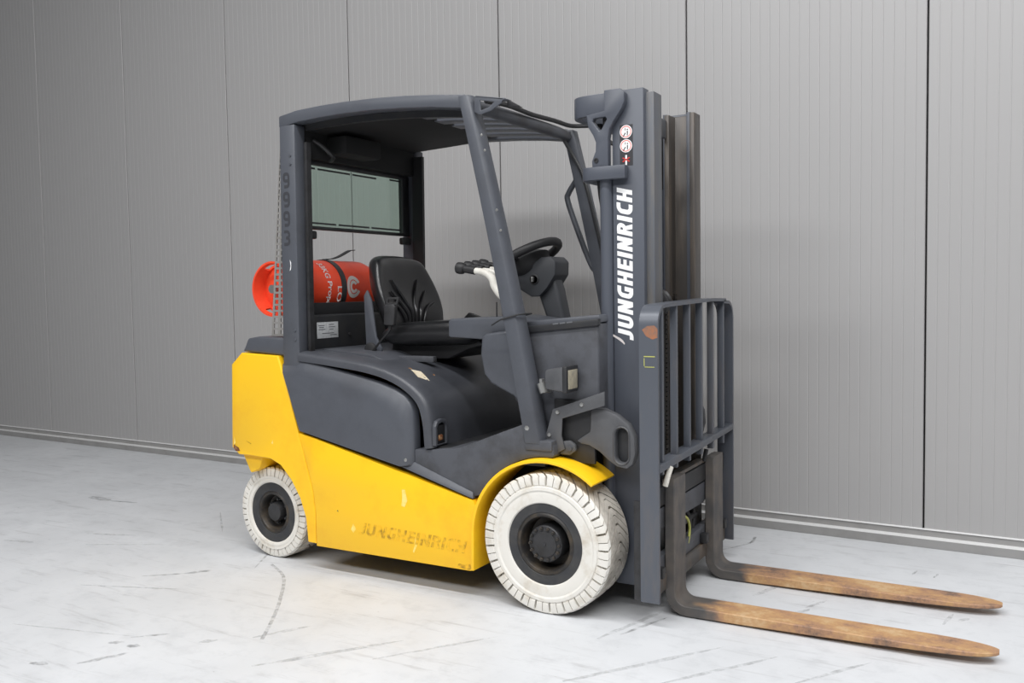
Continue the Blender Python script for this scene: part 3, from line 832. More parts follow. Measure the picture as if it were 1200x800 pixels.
sw = tube('steering_wheel', [swc + (ux * math.cos(a) + uy * math.sin(a)) * .165 for a in [2 * PI * k / 48 for k in range(48)]], .0205, 'black', FL, n=12, closed=True)
bm = bmesh.new()
for k in range(24):
    pass
def disc_pts(r, h): return [swc + (ux * math.cos(a) + uy * math.sin(a)) * r + un * h for a in [2 * PI * k / 28 for k in range(28)]]
prof = [(.02, .012), (.08, .006), (.108, -.012), (.102, -.045), (.085, -.075), (.06, -.095)]
rings = [[bm.verts.new(p) for p in disc_pts(r, h)] for r, h in prof]
for A, B in zip(rings, rings[1:]):
    for k in range(28): bm.faces.new((A[k], A[(k + 1) % 28], B[(k + 1) % 28], B[k]))
bm.faces.new(rings[0]); bm.faces.new(rings[-1])
link('wheel_boss', bm, 'black', sw, 40)
for a in (PI * .5, -PI * .5, PI):
    d = ux * math.cos(a) + uy * math.sin(a)
    tube('spoke', [swc + d * .06 - un * .01, swc + d * .11 - un * .006, swc + d * .16], [.022, .017, .013], 'black', sw, n=8, sx=.5)

# --- seat
def seat_back():
    bm = bmesh.new()
    ny, nz = 22, 18
    def half(t):            # half width by height
        return .252 * (1 - .26 * max(0, (t - .45) / .55) ** 2.0) * (1 - .34 * max(0, (.42 - t) / .42) ** 1.8)
    def xf(u, t):           # front surface
        lean = -.085 * t
        wings = .105 * abs(u) ** 3.0 * (1 - .62 * t)
        lumbar = .030 * math.exp(-((t - .28) / .2) ** 2) * (1 - abs(u) ** 2)
        return -1.035 + lean + wings + lumbar
    F = []; B = []
    for i in range(nz + 1):
        t = i / nz
        rf = []; rbk = []
        for j in range(ny + 1):
            u = -1 + 2 * j / ny
            uu = math.copysign(abs(u) ** .9, u)
            e = max(abs(u) ** 6, (2 * t - 1) ** 12 if t > .5 else (1 - 2 * t) ** 14)
            z = 1.105 + .422 * t - (.03 * abs(u) ** 3.0 * (t > .5) * (2 * t - 1))
            y = uu * half(t)
            rf.append(bm.verts.new((xf(u, t) - .030 * e, y, z)))
            rbk.append(bm.verts.new((xf(u, t) - .095 + .028 * e - .02 * (1 - abs(u) ** 2), y * .985, z)))
        F.append(rf); B.append(rbk)
    for G, fl in ((F, 0), (B, 1)):
        for i in range(nz):
            for j in range(ny):
                q = (G[i][j], G[i][j + 1], G[i + 1][j + 1], G[i + 1][j])
                bm.faces.new(q[::-1] if fl else q)
    for i in range(nz):
        bm.faces.new((F[i][0], F[i + 1][0], B[i + 1][0], B[i][0])); bm.faces.new((F[i][ny], F[i + 1][ny], B[i + 1][ny], B[i][ny]))
    for j in range(ny):
        bm.faces.new((F[0][j], F[0][j + 1], B[0][j + 1], B[0][j])); bm.faces.new((F[nz][j], F[nz][j + 1], B[nz][j + 1], B[nz][j]))
    o = link('seat_backrest', bm, 'vinyl', None, 0)
    o.data.shade_smooth()
    md = o.modifiers.new('round', 'SUBSURF'); md.levels = 1; md.render_levels = 1
    return o, half, xf
seat = bpy.data.objects.new('driver_seat', None); COL.objects.link(seat); seat.parent = FL
sb, half, xf = seat_back(); sb.parent = seat
tag(seat, 'black vinyl driver seat with sculpted backrest')
# V-shaped stitched flutes on the backrest
bmf = bmesh.new()
for (sgn) in (-1, 1):
    for k in range(3):
        pts = []
        for (u, t) in ((.06 + .14 * k, .06), (.07 + .15 * k, .30 - .03 * k), (.16 + .17 * k, .44 - .04 * k), (.46 + .13 * k, .70 - .14 * k)):
            pts.append((xf(u, t) + .004, sgn * u * half(t), 1.105 + .422 * t))
        P = catmull(pts, 6)
        add_tube(bmf, P, [.010 * math.sin(PI * min(1, .08 + .9 * i / len(P))) ** .6 for i in range(len(P))], 8, sx=1.0, sy=1.0)
link('backrest_flutes', bmf, 'vinyl', sb, 60)
def cushion():
    bm = bmesh.new(); nx, ny = 16, 16
    T = []; Bt = []
    for i in range(nx + 1):
        a = -1 + 2 * i / nx; r1 = []; r2 = []
        for j in range(ny + 1):
            b = -1 + 2 * j / ny
            e = max(abs(a) ** 7, abs(b) ** 7)
            x = -.79 + .268 * a - (.02 * abs(b) ** 4 if a > 0 else 0) * a
            y = .25 * b * (1 - .06 * max(0, a) ** 3)
            zt = 1.192 + .022 * abs(b) ** 3 * (1 - abs(a) ** 4) + .014 * a - .035 * e
            r1.append(bm.verts.new((x, y, zt))); r2.append(bm.verts.new((x * 1.0, y * .97, 1.072 + .03 * e + .006 * a)))
        T.append(r1); Bt.append(r2)
    for G, fl in ((T, 0), (Bt, 1)):
        for i in range(nx):
            for j in range(ny):
                q = (G[i][j], G[i + 1][j], G[i + 1][j + 1], G[i][j + 1]); bm.faces.new(q[::-1] if fl else q)
    for i in range(nx):
        bm.faces.new((T[i][0], T[i + 1][0], Bt[i + 1][0], Bt[i][0])); bm.faces.new((T[i][ny], T[i + 1][ny], Bt[i + 1][ny], Bt[i][ny]))
    for j in range(ny):
        bm.faces.new((T[0][j], T[0][j + 1], Bt[0][j + 1], Bt[0][j])); bm.faces.new((T[nx][j], T[nx][j + 1], Bt[nx][j + 1], Bt[nx][j]))
    o = link('seat_cushion', bm, 'vinyl', seat, 0); o.data.shade_smooth()
    md = o.modifiers.new('round', 'SUBSURF'); md.levels = 1; md.render_levels = 1
cushion()
prism('seat_base', [(-1.06, 1.03), (-1.05, 1.10), (-.54, 1.105), (-.52, 1.08), (-.60, 1.06), (-.72, 1.01), (-1.0, 1.01)], 'y', -.16, .16, 'black', seat, .01)
prism('seat_side_plate', [(-1.135, 1.02), (-1.145, 1.32), (-1.125, 1.35), (-1.10, 1.30), (-1.075, 1.12), (-1.04, 1.06), (-1.05, 1.02)], 'y', -.262, -.248, 'grey', seat, .004)
lathe('hinge_disc', [(.035, -.262), (.035, -.272), (.022, -.276), (0, -.276)], (-1.105, 0, 1.055), 'blackmetal', seat, n=20)
box('seat_rail', -1.04, -.74, -.255, -.225, 1.0, 1.028, 'greydirty', seat, .003)
bl = strip('belt_stalk', [(-1.075, -.285, 1.05), (-1.02, -.295, 1.10), (-.965, -.30, 1.15), (-.955, -.30, 1.19)], (1, 0, .2), .018, .006, 'black', seat)
prism('belt_buckle', [(-.985, 1.178), (-.982, 1.27), (-.974, 1.278), (-.925, 1.28), (-.915, 1.268), (-.925, 1.178)], 'y', -.315, -.29, 'hub', seat, .005)
prism('buckle_loop', [[(-.975, 1.275), (-.968, 1.312), (-.895, 1.312), (-.905, 1.275)], [(-.962, 1.286), (-.958, 1.302), (-.908, 1.302), (-.914, 1.286)]], 'y', -.31, -.298, 'blackmetal', seat, .002)
strip('belt_webbing', [(-1.09, -.28, 1.05), (-1.06, -.285, 1.02), (-1.03, -.285, .985)], (1, 0, .6), .035, .004, 'black', seat)
prism('far_belt_guide', [(-.93, 1.16), (-.86, 1.225), (-.82, 1.215), (-.70, 1.17), (-.80, 1.165)], 'y', .255, .27, 'vinyl', seat, .006)

# --- gas bottle carrier behind the seat
car = prism('carrier_box', [(-1.49, 1.06), (-1.49, 1.222), (-1.345, 1.232), (-1.335, 1.225), (-1.335, 1.05), (-1.36, 1.04)], 'y', -.44, .44, 'blackmetal', FL, .006)
tag(car, 'black steel carrier box under the gas cylinder')
box('carrier_tray', -1.40, -1.365, -.44, .44, 1.225, 1.290, 'black', car, .003)
prism('carrier_cradle', [(-1.76, 1.10), (-1.76, 1.26), (-1.70, 1.226), (-1.62, 1.208), (-1.56, 1.208), (-1.49, 1.226), (-1.43, 1.262), (-1.43, 1.10)], 'y', -.08, .20, 'black', car, .004)
box('rating_plate', -1.3352, -1.333, -.395, -.238, 1.113, 1.193, 'label', car, .0005)
bmp = bmesh.new()
for (y0, y1, z) in ((-.385, -.34, 1.175), (-.38, -.345, 1.165), (-.385, -.335, 1.155), (-.36, -.27, 1.135), (-.30, -.25, 1.126), (-.31, -.27, 1.178), (-.31, -.262, 1.166), (-.305, -.275, 1.154)):
    add_box(bmp, -1.3332, -1.3326, y0, y1, z, z + .004)
link('plate_print', bmp, 'print', car, 0)
lathe('carrier_bolt', [(.009, -1.336), (.009, -1.329), (0, -1.327)], (0, -.15, 1.125), 'hub', car, axis='x', n=6)

# --- overhead guard
guard_mat = 'grey'
rp = loft('rear_pillar', [(-1.436, -.53, .985), (-1.330, -.53, .985), (-1.322, -.53, 2.14), (-1.418, -.53, 2.14)],
          [(-1.436, -.455, .985), (-1.330, -.455, .985), (-1.322, -.455, 2.14), (-1.418, -.455, 2.14)], guard_mat, FL, .008)
tag(rp, 'grey rear guard pillar with digits stacked down its side')
mirror_obj(rp, FL)
strip('pillar_weatherstrip', [(-1.312, -.462, 1.05), (-1.303, -.462, 2.06)], (0, 1, 0), .03, .016, 'hub', rp, sm=0)
for i, ch in enumerate('9993'):
    block_letters('pillar_digit', ch, .074, (-1.402 - i * .002, -.5302, 1.842 - .0915 * i), (1, 0, 0), (0, 0, 1), 'digits', rp, .042, w=.19, shear=0)
for z in (1.995, 1.955, 1.16, 1.115):
    lathe('pillar_rivet', [(.008, -.530), (.007, -.534), (0, -.535)], (-1.352, 0, z), guard_mat, rp, n=12)
chip(rp, [(-1.372, 1.50), (-1.364, 1.485), (-1.366, 1.455), (-1.375, 1.445), (-1.368, 1.47)], -.5312, 'white')

RT = [(-1.42, 2.186), (-1.31, 2.203), (-1.16, 2.209), (-1.02, 2.210), (-.85, 2.206), (-.686, 2.197), (-.53, 2.183), (-.37, 2.165), (-.345, 2.15)]
RB = [(-.36, 2.105), (-.53, 2.128), (-.686, 2.142), (-.85, 2.152), (-1.02, 2.155), (-1.16, 2.153), (-1.31, 2.146), (-1.42, 2.128)]
rail = prism('roof_side_rail', RT + RB, 'y', -.53, -.455, guard_mat, FL, .008)
mirror_obj(rail, FL)
bm = bmesh.new()
add_prism(bm, [(x, z - .055) for x, z in RT[1:8]] + [(x, z - .085) for x, z in RT[1:8]][::-1], 'y', -.462, -.44)
rl = link('rail_liner', bm, 'blackmetal', rail)
# solid rear roof panel and headliner
rpn = prism('roof_panel', [(-1.42, 2.17), (-1.31, 2.190), (-1.02, 2.196), (-.80, 2.19), (-.78, 2.165), (-1.02, 2.14), (-1.31, 2.128), (-1.42, 2.10)], 'y', -.455, .455, 'dark', FL, .004)
# longitudinal roof bars ahead of the panel
for k in range(6):
    y = -.375 + .15 * k
    pts = [(-.80, 2.178), (-.686, 2.172), (-.53, 2.158), (-.37, 2.138), (-.37, 2.118), (-.53, 2.138), (-.686, 2.152), (-.80, 2.158)]
    prism('roof_bar', pts, 'y', y - .045, y + .045, guard_mat, FL, .004)
# front cross tube joining both front pillars
fc = tube('front_cross_tube', [(-.375, -.47, 2.125), (-.36, -.3, 2.128), (-.36, .3, 2.128), (-.375, .47, 2.125)], .030, 'greydirty', FL, n=14, sm=6)
# front pillars
def front_pillar():
    T0 = Vector((-.365, 0, 2.16)); B0 = Vector((-.055, 0, .70))
    mid = Vector((-.165, 0, 1.19))
    def ring(c, y0, y1, w): return [(c.x - w / 2, y0, c.z), (c.x + w / 2 - .014, y0, c.z), (c.x + w / 2, y0 + .02, c.z), (c.x + w / 2, y1, c.z), (c.x - w / 2, y1, c.z)]
    bm = bmesh.new(); rings = []
    for t in [i / 10 for i in range(11)]:
        c = T0.lerp(B0, t); c.x += .012 * math.sin(PI * t)
        rings.append([bm.verts.new(p) for p in ring(c, -.535, -.462, .060 + .022 * t)])
    for A, B in zip(rings, rings[1:]):
        for k in range(5): bm.faces.new((A[k], A[(k + 1) % 5], B[(k + 1) % 5], B[k]))
    bm.faces.new(rings[0]); bm.faces.new(rings[-1])
    bmesh.ops.recalc_face_normals(bm, faces=bm.faces[:]); bevel_sharp(bm, .005, 2, 40)
    return link('front_pillar', bm, guard_mat, FL)
fp = front_pillar(); mirror_obj(fp, FL)
for (x, z) in ((-.300, 1.985), (-.285, 1.92), (-.232, 1.67), (-.215, 1.585)):
    lathe('pillar_rivet', [(.006, -.535), (.005, -.538), (0, -.539)], (x + .02, 0, z), 'steel', fp, n=10)
tube('cable_tie', [(-.199, -.538, 1.215), (-.115, -.538, 1.235), (-.10, -.515, 1.237), (-.10, -.452, 1.237), (-.20, -.452, 1.216), (-.199, -.538, 1.215)], .004, 'black', FL, n=6)
tube('cable_tie', [(-.199, -.538, 1.215), (-.255, -.52, 1.19)], .003, 'black', FL, n=6)
# pillar foot in its notch
box('pillar_foot', -.098, .028, -.532, -.452, .672, .716, 'greydirty', FL, .006)
lathe('foot_bolt', [(.011, -.525), (.011, -.536), (0, -.538)], (-.085, 0, .765), 'steel', FL, n=6)
# bracket on top of the near pillar
br = prism('corner_bracket', [[(-.315, 2.150), (-.175, 2.126), (-.185, 2.108), (-.235, 2.082), (-.29, 2.070), (-.318, 2.085)], [(-.288, 2.130), (-.220, 2.116), (-.245, 2.098), (-.285, 2.088)]], 'y', -.53, -.522, guard_mat, FL, .002)
prism('bracket_flange', [(-.31, 2.152), (-.17, 2.126), (-.172, 2.118), (-.31, 2.144)], 'y', -.53, -.47, guard_mat, br, .002)
prism('bracket_tongue', [(-.175, 2.126), (-.115, 2.090), (-.175, 2.098)], 'y', -.50, -.47, 'black', br, .001)
# rear window, its frame and fittings
rw = prism('rear_window_frame', [[(-.455, 1.655), (.455, 1.655), (.455, 1.995), (-.455, 1.995)], [(-.43, 1.672), (.395, 1.672), (.395, 1.975), (-.43, 1.975)]], 'x', -1.405, -1.375, 'blackmetal', FL, .004)
box('rear_window_pane', -1.392, -1.387, -.432, .397, 1.670, 1.977, 'glass', rw, 0)
tag(rw, 'greenish rear window in a black frame')
for (y0, y1, z) in ((-.30, -.05, 1.953), (-.03, .17, 1.953), (-.43, -.32, 1.953), (.29, .385, 1.958), (-.43, -.17, 1.683), (-.15, .10, 1.683), (.12, .38, 1.683)):
    box('pane_edge_print', -1.3868, -1.3858, y0, y1, z, z + .009, 'hub', rw, 0)
for y in (-.39, .40):
    box('window_latch', -1.375, -1.345, y - .05, y + .03, 1.605, 1.645, 'black', rw, .008)
box('rear_header', -1.415, -1.33, -.455, .455, 1.995, 2.13, 'dark', FL, .006)
box('heater_box', -1.33, -1.20, -.30, -.02, 2.02, 2.11, 'dark', FL, .012)
strip('far_pillar_liner', [(-1.315, .452, 1.05), (-1.305, .452, 2.1)], (0, 1, 0), .02, .07, 'black', FL, sm=0)
tube('heater_hose', [(-1.32, -.40, 2.08), (-1.27, -.38, 2.04), (-1.25, -.34, 2.0), (-1.30, -.30, 1.99)], .010, 'black', FL, n=8, sm=5)
# slotted guard plate behind the near pillar
def slotted():
    bm = bmesh.new()
    n = 32
    def X(z, f):            # rear edge leans back towards the bottom
        zr = (2.10 - z) / 1.0
        back = .020 + .085 * zr
        return -1.42 - .014 * zr - back * (1 - f)
    def quad(z0, z1, f0, f1):
        vs = [(X(z0, f0), z0), (X(z0, f1), z0), (X(z1, f1), z1), (X(z1, f0), z1)]
        add_prism(bm, vs, 'y', -.50, -.494)
    z0, z1 = 1.13, 2.09
    for f0, f1 in ((0, .14), (.40, .58), (.84, 1.0)): quad(z0, z1, f0, f1)
    dz = (z1 - z0) / n
    for k in range(n + 1):
        zz = z0 + dz * k * .99
        for f0, f1 in ((.14, .40), (.58, .84)): quad(zz, zz + dz * .34, f0, f1)
    return link('slotted_guard_plate', bm, mat('galvanised_sheet', srgb(142, 140, 137), .5, col2=srgb(118, 114, 110), var=.7, scale=12, metal=.2), FL, 0)
slotted()
# wiring above the front tube and along the far pillar
hz = tube('guard_cable', [(-.30, -.46, 2.14), (-.31, -.25, 2.158), (-.325, .0, 2.160), (-.335, .25, 2.172), (-.33, .42, 2.172), (-.27, .47, 2.172), (-.20, .48, 2.165), (-.16, .48, 2.10), (-.10, .48, 2.06), (-.05, .46, 2.07), (-.02, .42, 2.08)], .011, 'black', FL, n=8, sm=6)
tube('guard_cable', [(-.37, .40, 2.12), (-.33, .44, 2.03), (-.28, .45, 1.93), (-.24, .45, 1.80), (-.19, .45, 1.6), (-.12, .45, 1.30)], .009, 'blackmetal', FL, n=8, sm=6)
# grab handle on the far pillar
tube('grab_handle', [(-.325, .52, 1.935), (-.36, .53, 1.895), (-.40, .54, 1.845), (-.405, .54, 1.80), (-.34, .54, 1.62), (-.275, .54, 1.465), (-.24, .53, 1.43), (-.19, .51, 1.415)], .015, 'grey', FL, n=12, sm=4)

# --- headlamp and skirt plate beside the cowl
lamp = bpy.data.objects.new('headlamp', None); COL.objects.link(lamp); lamp.parent = FL
tag(lamp, 'small dark square headlamp on a silver stalk')
loft('lamp_housing', [(.005, -.545, .930), (.005, -.545, 1.010), (.005, -.475, 1.010), (.005, -.475, .930)],
     [(.105, -.565, .922), (.105, -.565, 1.026), (.105, -.455, 1.026), (.105, -.455, .922)], 'cast', lamp, .012)
box('lamp_bezel', .094, .116, -.566, -.454, .920, 1.028, 'blackmetal', lamp, .006)
box('lamp_glass', .112, .119, -.552, -.468, .934, 1.012, 'lens', lamp, .003)
tube('lamp_stalk', [(-.018, -.50, .912), (-.032, -.50, .952)], .020, 'steel', lamp, n=14)
lathe('stalk_nut', [(.012, .950), (.012, .968), (0, .970)], (-.030, -.50, 0), 'steel', lamp, axis='z', n=6)
tube('lamp_bracket', [(-.02, -.50, .92), (-.02, -.44, .915)], .010, 'steel', lamp, n=8)
pl = prism('cowl_side_plate', [(.012, .842), (.245, .925), (.245, .868), (.055, .806), (.050, .735), (.066, .680), (.02, .655), (-.015, .690), (-.028, .720), (-.008, .775)], 'y', -.488, -.478, 'cast', FL, .002)
for x, z in ((.035, .832), (.145, .868), (-.005, .735)):
    lathe('plate_screw', [(.009, -.488), (.008, -.493), (0, -.494)], (x, 0, z), 'steel', pl, n=8)
box('cowl_lower_panel', .0, .185, -.452, -.435, .62, .88, 'blackmetal', FL, .004)

# --- mast
def channel(name, y_out, sgn, x0, x1, z0, z1, w_, t, m):
    """C section open towards the middle; y_out is the outer face, sgn points inwards"""
    a = y_out; b = y_out + sgn * w_; c = y_out + sgn * t
    pts = [(x0, a), (x1, a), (x1, b), (x1 - .022, b), (x1 - .026, c), (x0 + .026, c), (x0 + .022, b), (x0, b)]
    return prism(name, pts, 'z', z0, z1, m, FL, .003)
MF = .358
orn = channel('outer_mast_rail', -.330, 1, .222, MF, .10, 2.142, .062, .018, 'mast')
tag(orn, 'near outer mast rail with tall white lettering')
orf = channel('outer_mast_rail', .330, -1, .222, MF, .10, 2.142, .062, .018, 'mast')
channel('inner_mast_rail', -.300, 1, .250, .392, .09, 2.128, .090, .018, 'mastworn')
channel('inner_mast_rail', .300, -1, .250, .392, .09, 2.128, .090, .018, 'mastgrease')
prism('rail_foot_plate', [(.19, .60), (.224, .62), (.224, .11), (.15, .16), (.12, .28)], 'y', -.330, -.305, 'mast', FL, .006)
prism('rail_foot_plate', [(.19, .60), (.224, .62), (.224, .11), (.15, .16), (.12, .28)], 'y', .305, .330, 'mast', FL, .006)
# lettering and emblem stroke
MY = -.3303
block_letters('mast_lettering', 'JUNGHEINRICH', .067, (.3075, MY, 1.122), (0, 0, 1), (-1, 0, 0), 'white', orn, .628)
leafp = [(.206, 1.150), (.214, 1.149), (.232, 1.140), (.250, 1.131), (.262, 1.122), (.270, 1.110), (.268, 1.104), (.262, 1.110), (.246, 1.122), (.226, 1.134), (.212, 1.142)]
prism('emblem_stroke', leafp, 'y', MY - .0006, MY, 'leaf', orn, 0)
# warning sticker
st = box('warning_sticker', .2555, .312, -.3309, -.330, 1.835, 2.000, 'signblack', orn, 0)
for k, z in enumerate((1.972, 1.915)):
    lathe('warning_disc', [(.0, -.3318), (.0265, -.3318), (.0265, -.3309)], (.283, 0, z), 'white', st, n=28)
    lathe('warning_ring', [(.0235, -.3319), (.0235, -.3322), (.0195, -.3322), (.0195, -.3319)], (.283, 0, z), 'signpink', st, n=28)
    bmq = bmesh.new()
    x = .283
    for q in ([(x - .014, z - .018), (x - .010, z - .020), (x + .000, z - .006), (x - .004, z - .003)], [(x + .004, z + .002), (x + .009, z + .003), (x + .008, z - .016), (x + .004, z - .016)], [(x - .005, z + .006), (x - .003, z + .016), (x - .001, z + .016), (x - .001, z + .004)], [(x + .004, z + .005), (x + .009, z + .006), (x + .009, z + .011), (x + .004, z + .011)]):
        add_prism(bmq, q, 'y', -.3322, -.3319)
    link('pictogram', bmq, 'signblack', st, 0)
box('sticker_bar', .2795, .2865, -.3316, -.3309, 1.838, 1.878, 'white', st, 0)
bmq = bmesh.new()
add_prism(bmq, [(.266, 1.853), (.270, 1.850), (.300, 1.866), (.296, 1.869)], 'y', -.3321, -.3316)
add_prism(bmq, [(.266, 1.866), (.270, 1.869), (.300, 1.853), (.296, 1.850)], 'y', -.3321, -.3316)
link('sticker_cross', bmq, 'signred', st, 0)

# top cross member: bowed band behind the rails with side brackets
def band(name, path, t, z0, z1, m):
    P = catmull([(x, y, 0) for x, y in path], 6)
    bm = bmesh.new(); rings = []
    for i, p in enumerate(P):
        tt = (P[min(i + 1, len(P) - 1)] - P[max(0, i - 1)]).normalized(); nn = Vector((-tt.y, tt.x, 0))
        rings.append([bm.verts.new(p + nn * s * t / 2 + Vector((0, 0, z))) for s, z in ((-1, z0), (1, z0), (1, z1), (-1, z1))])
    for A, B in zip(rings, rings[1:]):
        for k in range(4): bm.faces.new((A[k], A[(k + 1) % 4], B[(k + 1) % 4], B[k]))
    bm.faces.new(rings[0]); bm.faces.new(rings[-1])
    bmesh.ops.recalc_face_normals(bm, faces=bm.faces[:]); bevel_sharp(bm, .004, 2, 50)
    return link(name, bm, m, FL, 40)
tcm = band('mast_top_crossmember', [(.215, -.345), (.13, -.342), (.075, -.325), (.048, -.28), (.045, -.20), (.05, 0), (.045, .20), (.048, .28), (.075, .325), (.13, .342), (.215, .345)], .03, 2.046, 2.132, 'mast')
bk = prism('mast_top_bracket', [[(.12, 2.05), (.20, 2.06), (.20, 2.143), (.27, 2.143), (.289, 2.125), (.289, 2.09), (.275, 2.06), (.24, 2.015), (.222, 1.985), (.216, 1.95), (.216, 1.832), (.145, 1.832), (.143, 1.86), (.160, 1.90), (.162, 1.935), (.150, 1.965), (.128, 2.00)], [(.148, 2.022), (.152, 2.034), (.205, 2.036), (.212, 2.026), (.186, 1.985), (.178, 1.982)]], 'y', -.362, -.328, 'mast', FL, .004)
lathe('bracket_pin', [(.010, -.362), (.010, -.366), (.006, -.366), (.006, -.363), (0, -.363)], (.164, 0, 1.862), 'black', bk, n=14)
mirror_obj(bk, FL)
band('mast_mid_crossmember', [(.292, -.352), (.25, -.352), (.16, -.352), (.115, -.34), (.10, -.30), (.10, -.2), (.10, .2), (.10, .30), (.115, .34), (.16, .352), (.25, .352), (.292, .352)], .036, 1.782, 1.836, 'mast')
for s in (-1, 1):
    lc = tube('lift_cylinder', [(.192, s * .322, .30), (.192, s * .322, 1.80)], .028, 'mast', FL, n=20)
    tube('piston_rod', [(.192, s * .322, 1.79), (.192, s * .322, 2.08)], .014, 'hub', lc, n=14)
tube('mast_hose', [(.155, -.30, 2.02), (.150, -.30, 1.92), (.150, -.30, 1.82), (.155, -.30, 1.74), (.16, -.29, 1.68)], .012, 'black', FL, n=10, sm=5)
box('inner_top_crossmember', .235, .262, -.21, .21, 2.02, 2.105, 'mastworn', FL, .005)
box('inner_lower_crossmember', .25, .33, -.21, .21, .12, .22, 'mastworn', FL, .005)
box('outer_lower_crossmember', .20, .26, -.31, .31, .14, .30, 'mast', FL, .005)
box('mast_rear_brace', .20, .235, -.31, .31, .95, 1.07, 'mast', FL, .005)
# lift chains and hose sheave
def chain(y, name='lift_chain'):
    bm = bmesh.new()
    for k in range(36):
        z = .55 + k * .021
        add_box(bm, .335, .349, y - .018, y + .018, z, z + .0145)
    for yy in (-.012, 0, .012): add_box(bm, .338, .346, y + yy - .002, y + yy + .002, .55, 1.31)
    return link(name, bm, 'chain', FL, 0)
chain(-.045); chain(.085)
shv = lathe('chain_sheave', [(.0, -.03), (.050, -.03), (.058, -.026), (.050, -.018), (.050, .018), (.058, .026), (.050, .03), (0, .03)], (.33, -.115, 1.275), 'hub', FL, n=28)
tube('sheave_hose', [(.36, -.16, .62), (.36, -.16, 1.22), (.352, -.16, 1.30), (.325, -.16, 1.335), (.295, -.16, 1.31), (.285, -.16, 1.25), (.285, -.16, .7)], .020, 'black', FL, n=10, sm=5)
tube('centre_cylinder', [(.30, .02, .20), (.30, .02, 1.10)], .032, 'blackmetal', FL, n=18)
tube('centre_piston', [(.30, .02, 1.10), (.30, .02, 1.27)], .018, 'hub', FL, n=14)

# mast pivot cover with an oval pocket
pc = [(.150, .832), (.165, .842), (.205, .842), (.262, .820), (.312, .785), (.338, .735), (.342, .670), (.330, .625), (.305, .605), (.262, .612), (.225, .635), (.185, .668), (.14, .690), (.105, .694), (.085, .705), (.145, .745), (.148, .76)]
def stadium(cx, z0, z1, r, n=8):
    return [(cx + r * math.cos(a), z1 - r + r * math.sin(a)) for a in [PI * i / n for i in range(n + 1)]] + [(cx + r * math.cos(a), z0 + r + r * math.sin(a)) for a in [PI + PI * i / n for i in range(n + 1)]]
pc = [(x + .022, z + .009) for x, z in pc]
pv = prism('mast_pivot_cover', [pc, stadium(.306, .637, .777, .027)], 'y', -.462, -.42, 'cast', FL, .005)
prism('cover_pocket', stadium(.306, .629, .785, .035), 'y', -.436, -.418, 'blackmetal', pv, .002)
bl_ = stadium(.306, .631, .783, .033)
bm = bmesh.new(); add_tube(bm, [(x, -.462, z) for x, z in bl_], .004, 6, closed=True); link('pocket_lip', bm, 'cast', pv, 60)
pe = prism('pivot_link', [(.035, .690), (.055, .712), (.085, .715), (.108, .700), (.112, .675), (.085, .655), (.04, .655)], 'y', -.480, -.462, 'cast', FL, .005)
lathe('link_pin', [(.012, -.48), (.012, -.487), (0, -.488)], (.085, 0, .684), 'greydirty', pe, n=14)
mirror_obj(pv, FL)

# --- carriage, load backrest and forks
XC = .44
cg = bpy.data.objects.new('fork_carriage', None); COL.objects.link(cg); cg.parent = FL
tag(cg, 'dark steel fork carriage between the mast rails')
box('upper_hook_bar', .395, XC, -.50, .50, .455, .532, 'blackmetal', cg, .004)
prism('upper_plate', [(-.50, .36), (-.10, .36), (-.08, .36), (.19, .352), (.21, .36), (.50, .36), (.50, .446), (-.50, .446)], 'x', .40, .435, 'greydirty', cg, .003)
box('side_upright', .36, .40, -.20, -.17, .13, .53, 'blackmetal', cg, .003)
box('side_upright', .36, .40, .17, .20, .13, .53, 'blackmetal', cg, .003)
box('lower_plate', .40, .435, -.50, .50, .175, .245, 'greydirty', cg, .003)
box('lower_hook_bar', .395, .445, -.50, .50, .105, .172, 'shank', cg, .004)
for y in (-.42, .15, .44):
    box('lower_hook_bolt', .435, .468, y - .018, y + .018, .178, .222, 'blackmetal', cg, .004)
strip('upper_rail_edge', [(.42, -.16, .545), (.42, .20, .545)], (1, 0, 0), .035, .014, MT['shank'], cg, sm=0)
tube('shift_hose', [(.42, -.10, .36), (.432, -.035, .33), (.432, .0, .28), (.43, -.02, .22), (.42, -.07, .18)], .006, 'hose', cg, n=8, sm=6)
tube('shift_hose', [(.40, -.05, .40), (.402, .06, .33), (.40, .10, .26), (.398, .02, .18)], .010, 'black', cg, n=8, sm=6)
tube('shift_hose', [(.40, .02, .40), (.402, .14, .34), (.40, .13, .24), (.398, .06, .20)], .010, 'black', cg, n=8, sm=6)
tube('shift_cylinder', [(.395, -.16, .30), (.395, .17, .30)], .018, 'hub', cg, n=14)
tube('latch_lever', [(.468, -.405, .548), (.478, -.40, .59), (.485, -.385, .625)], .011, 'leverwhite', cg, n=8)
tube('latch_lever', [(.44, .18, .545), (.446, .185, .575), (.45, .19, .60)], .010, 'black', cg, n=8)

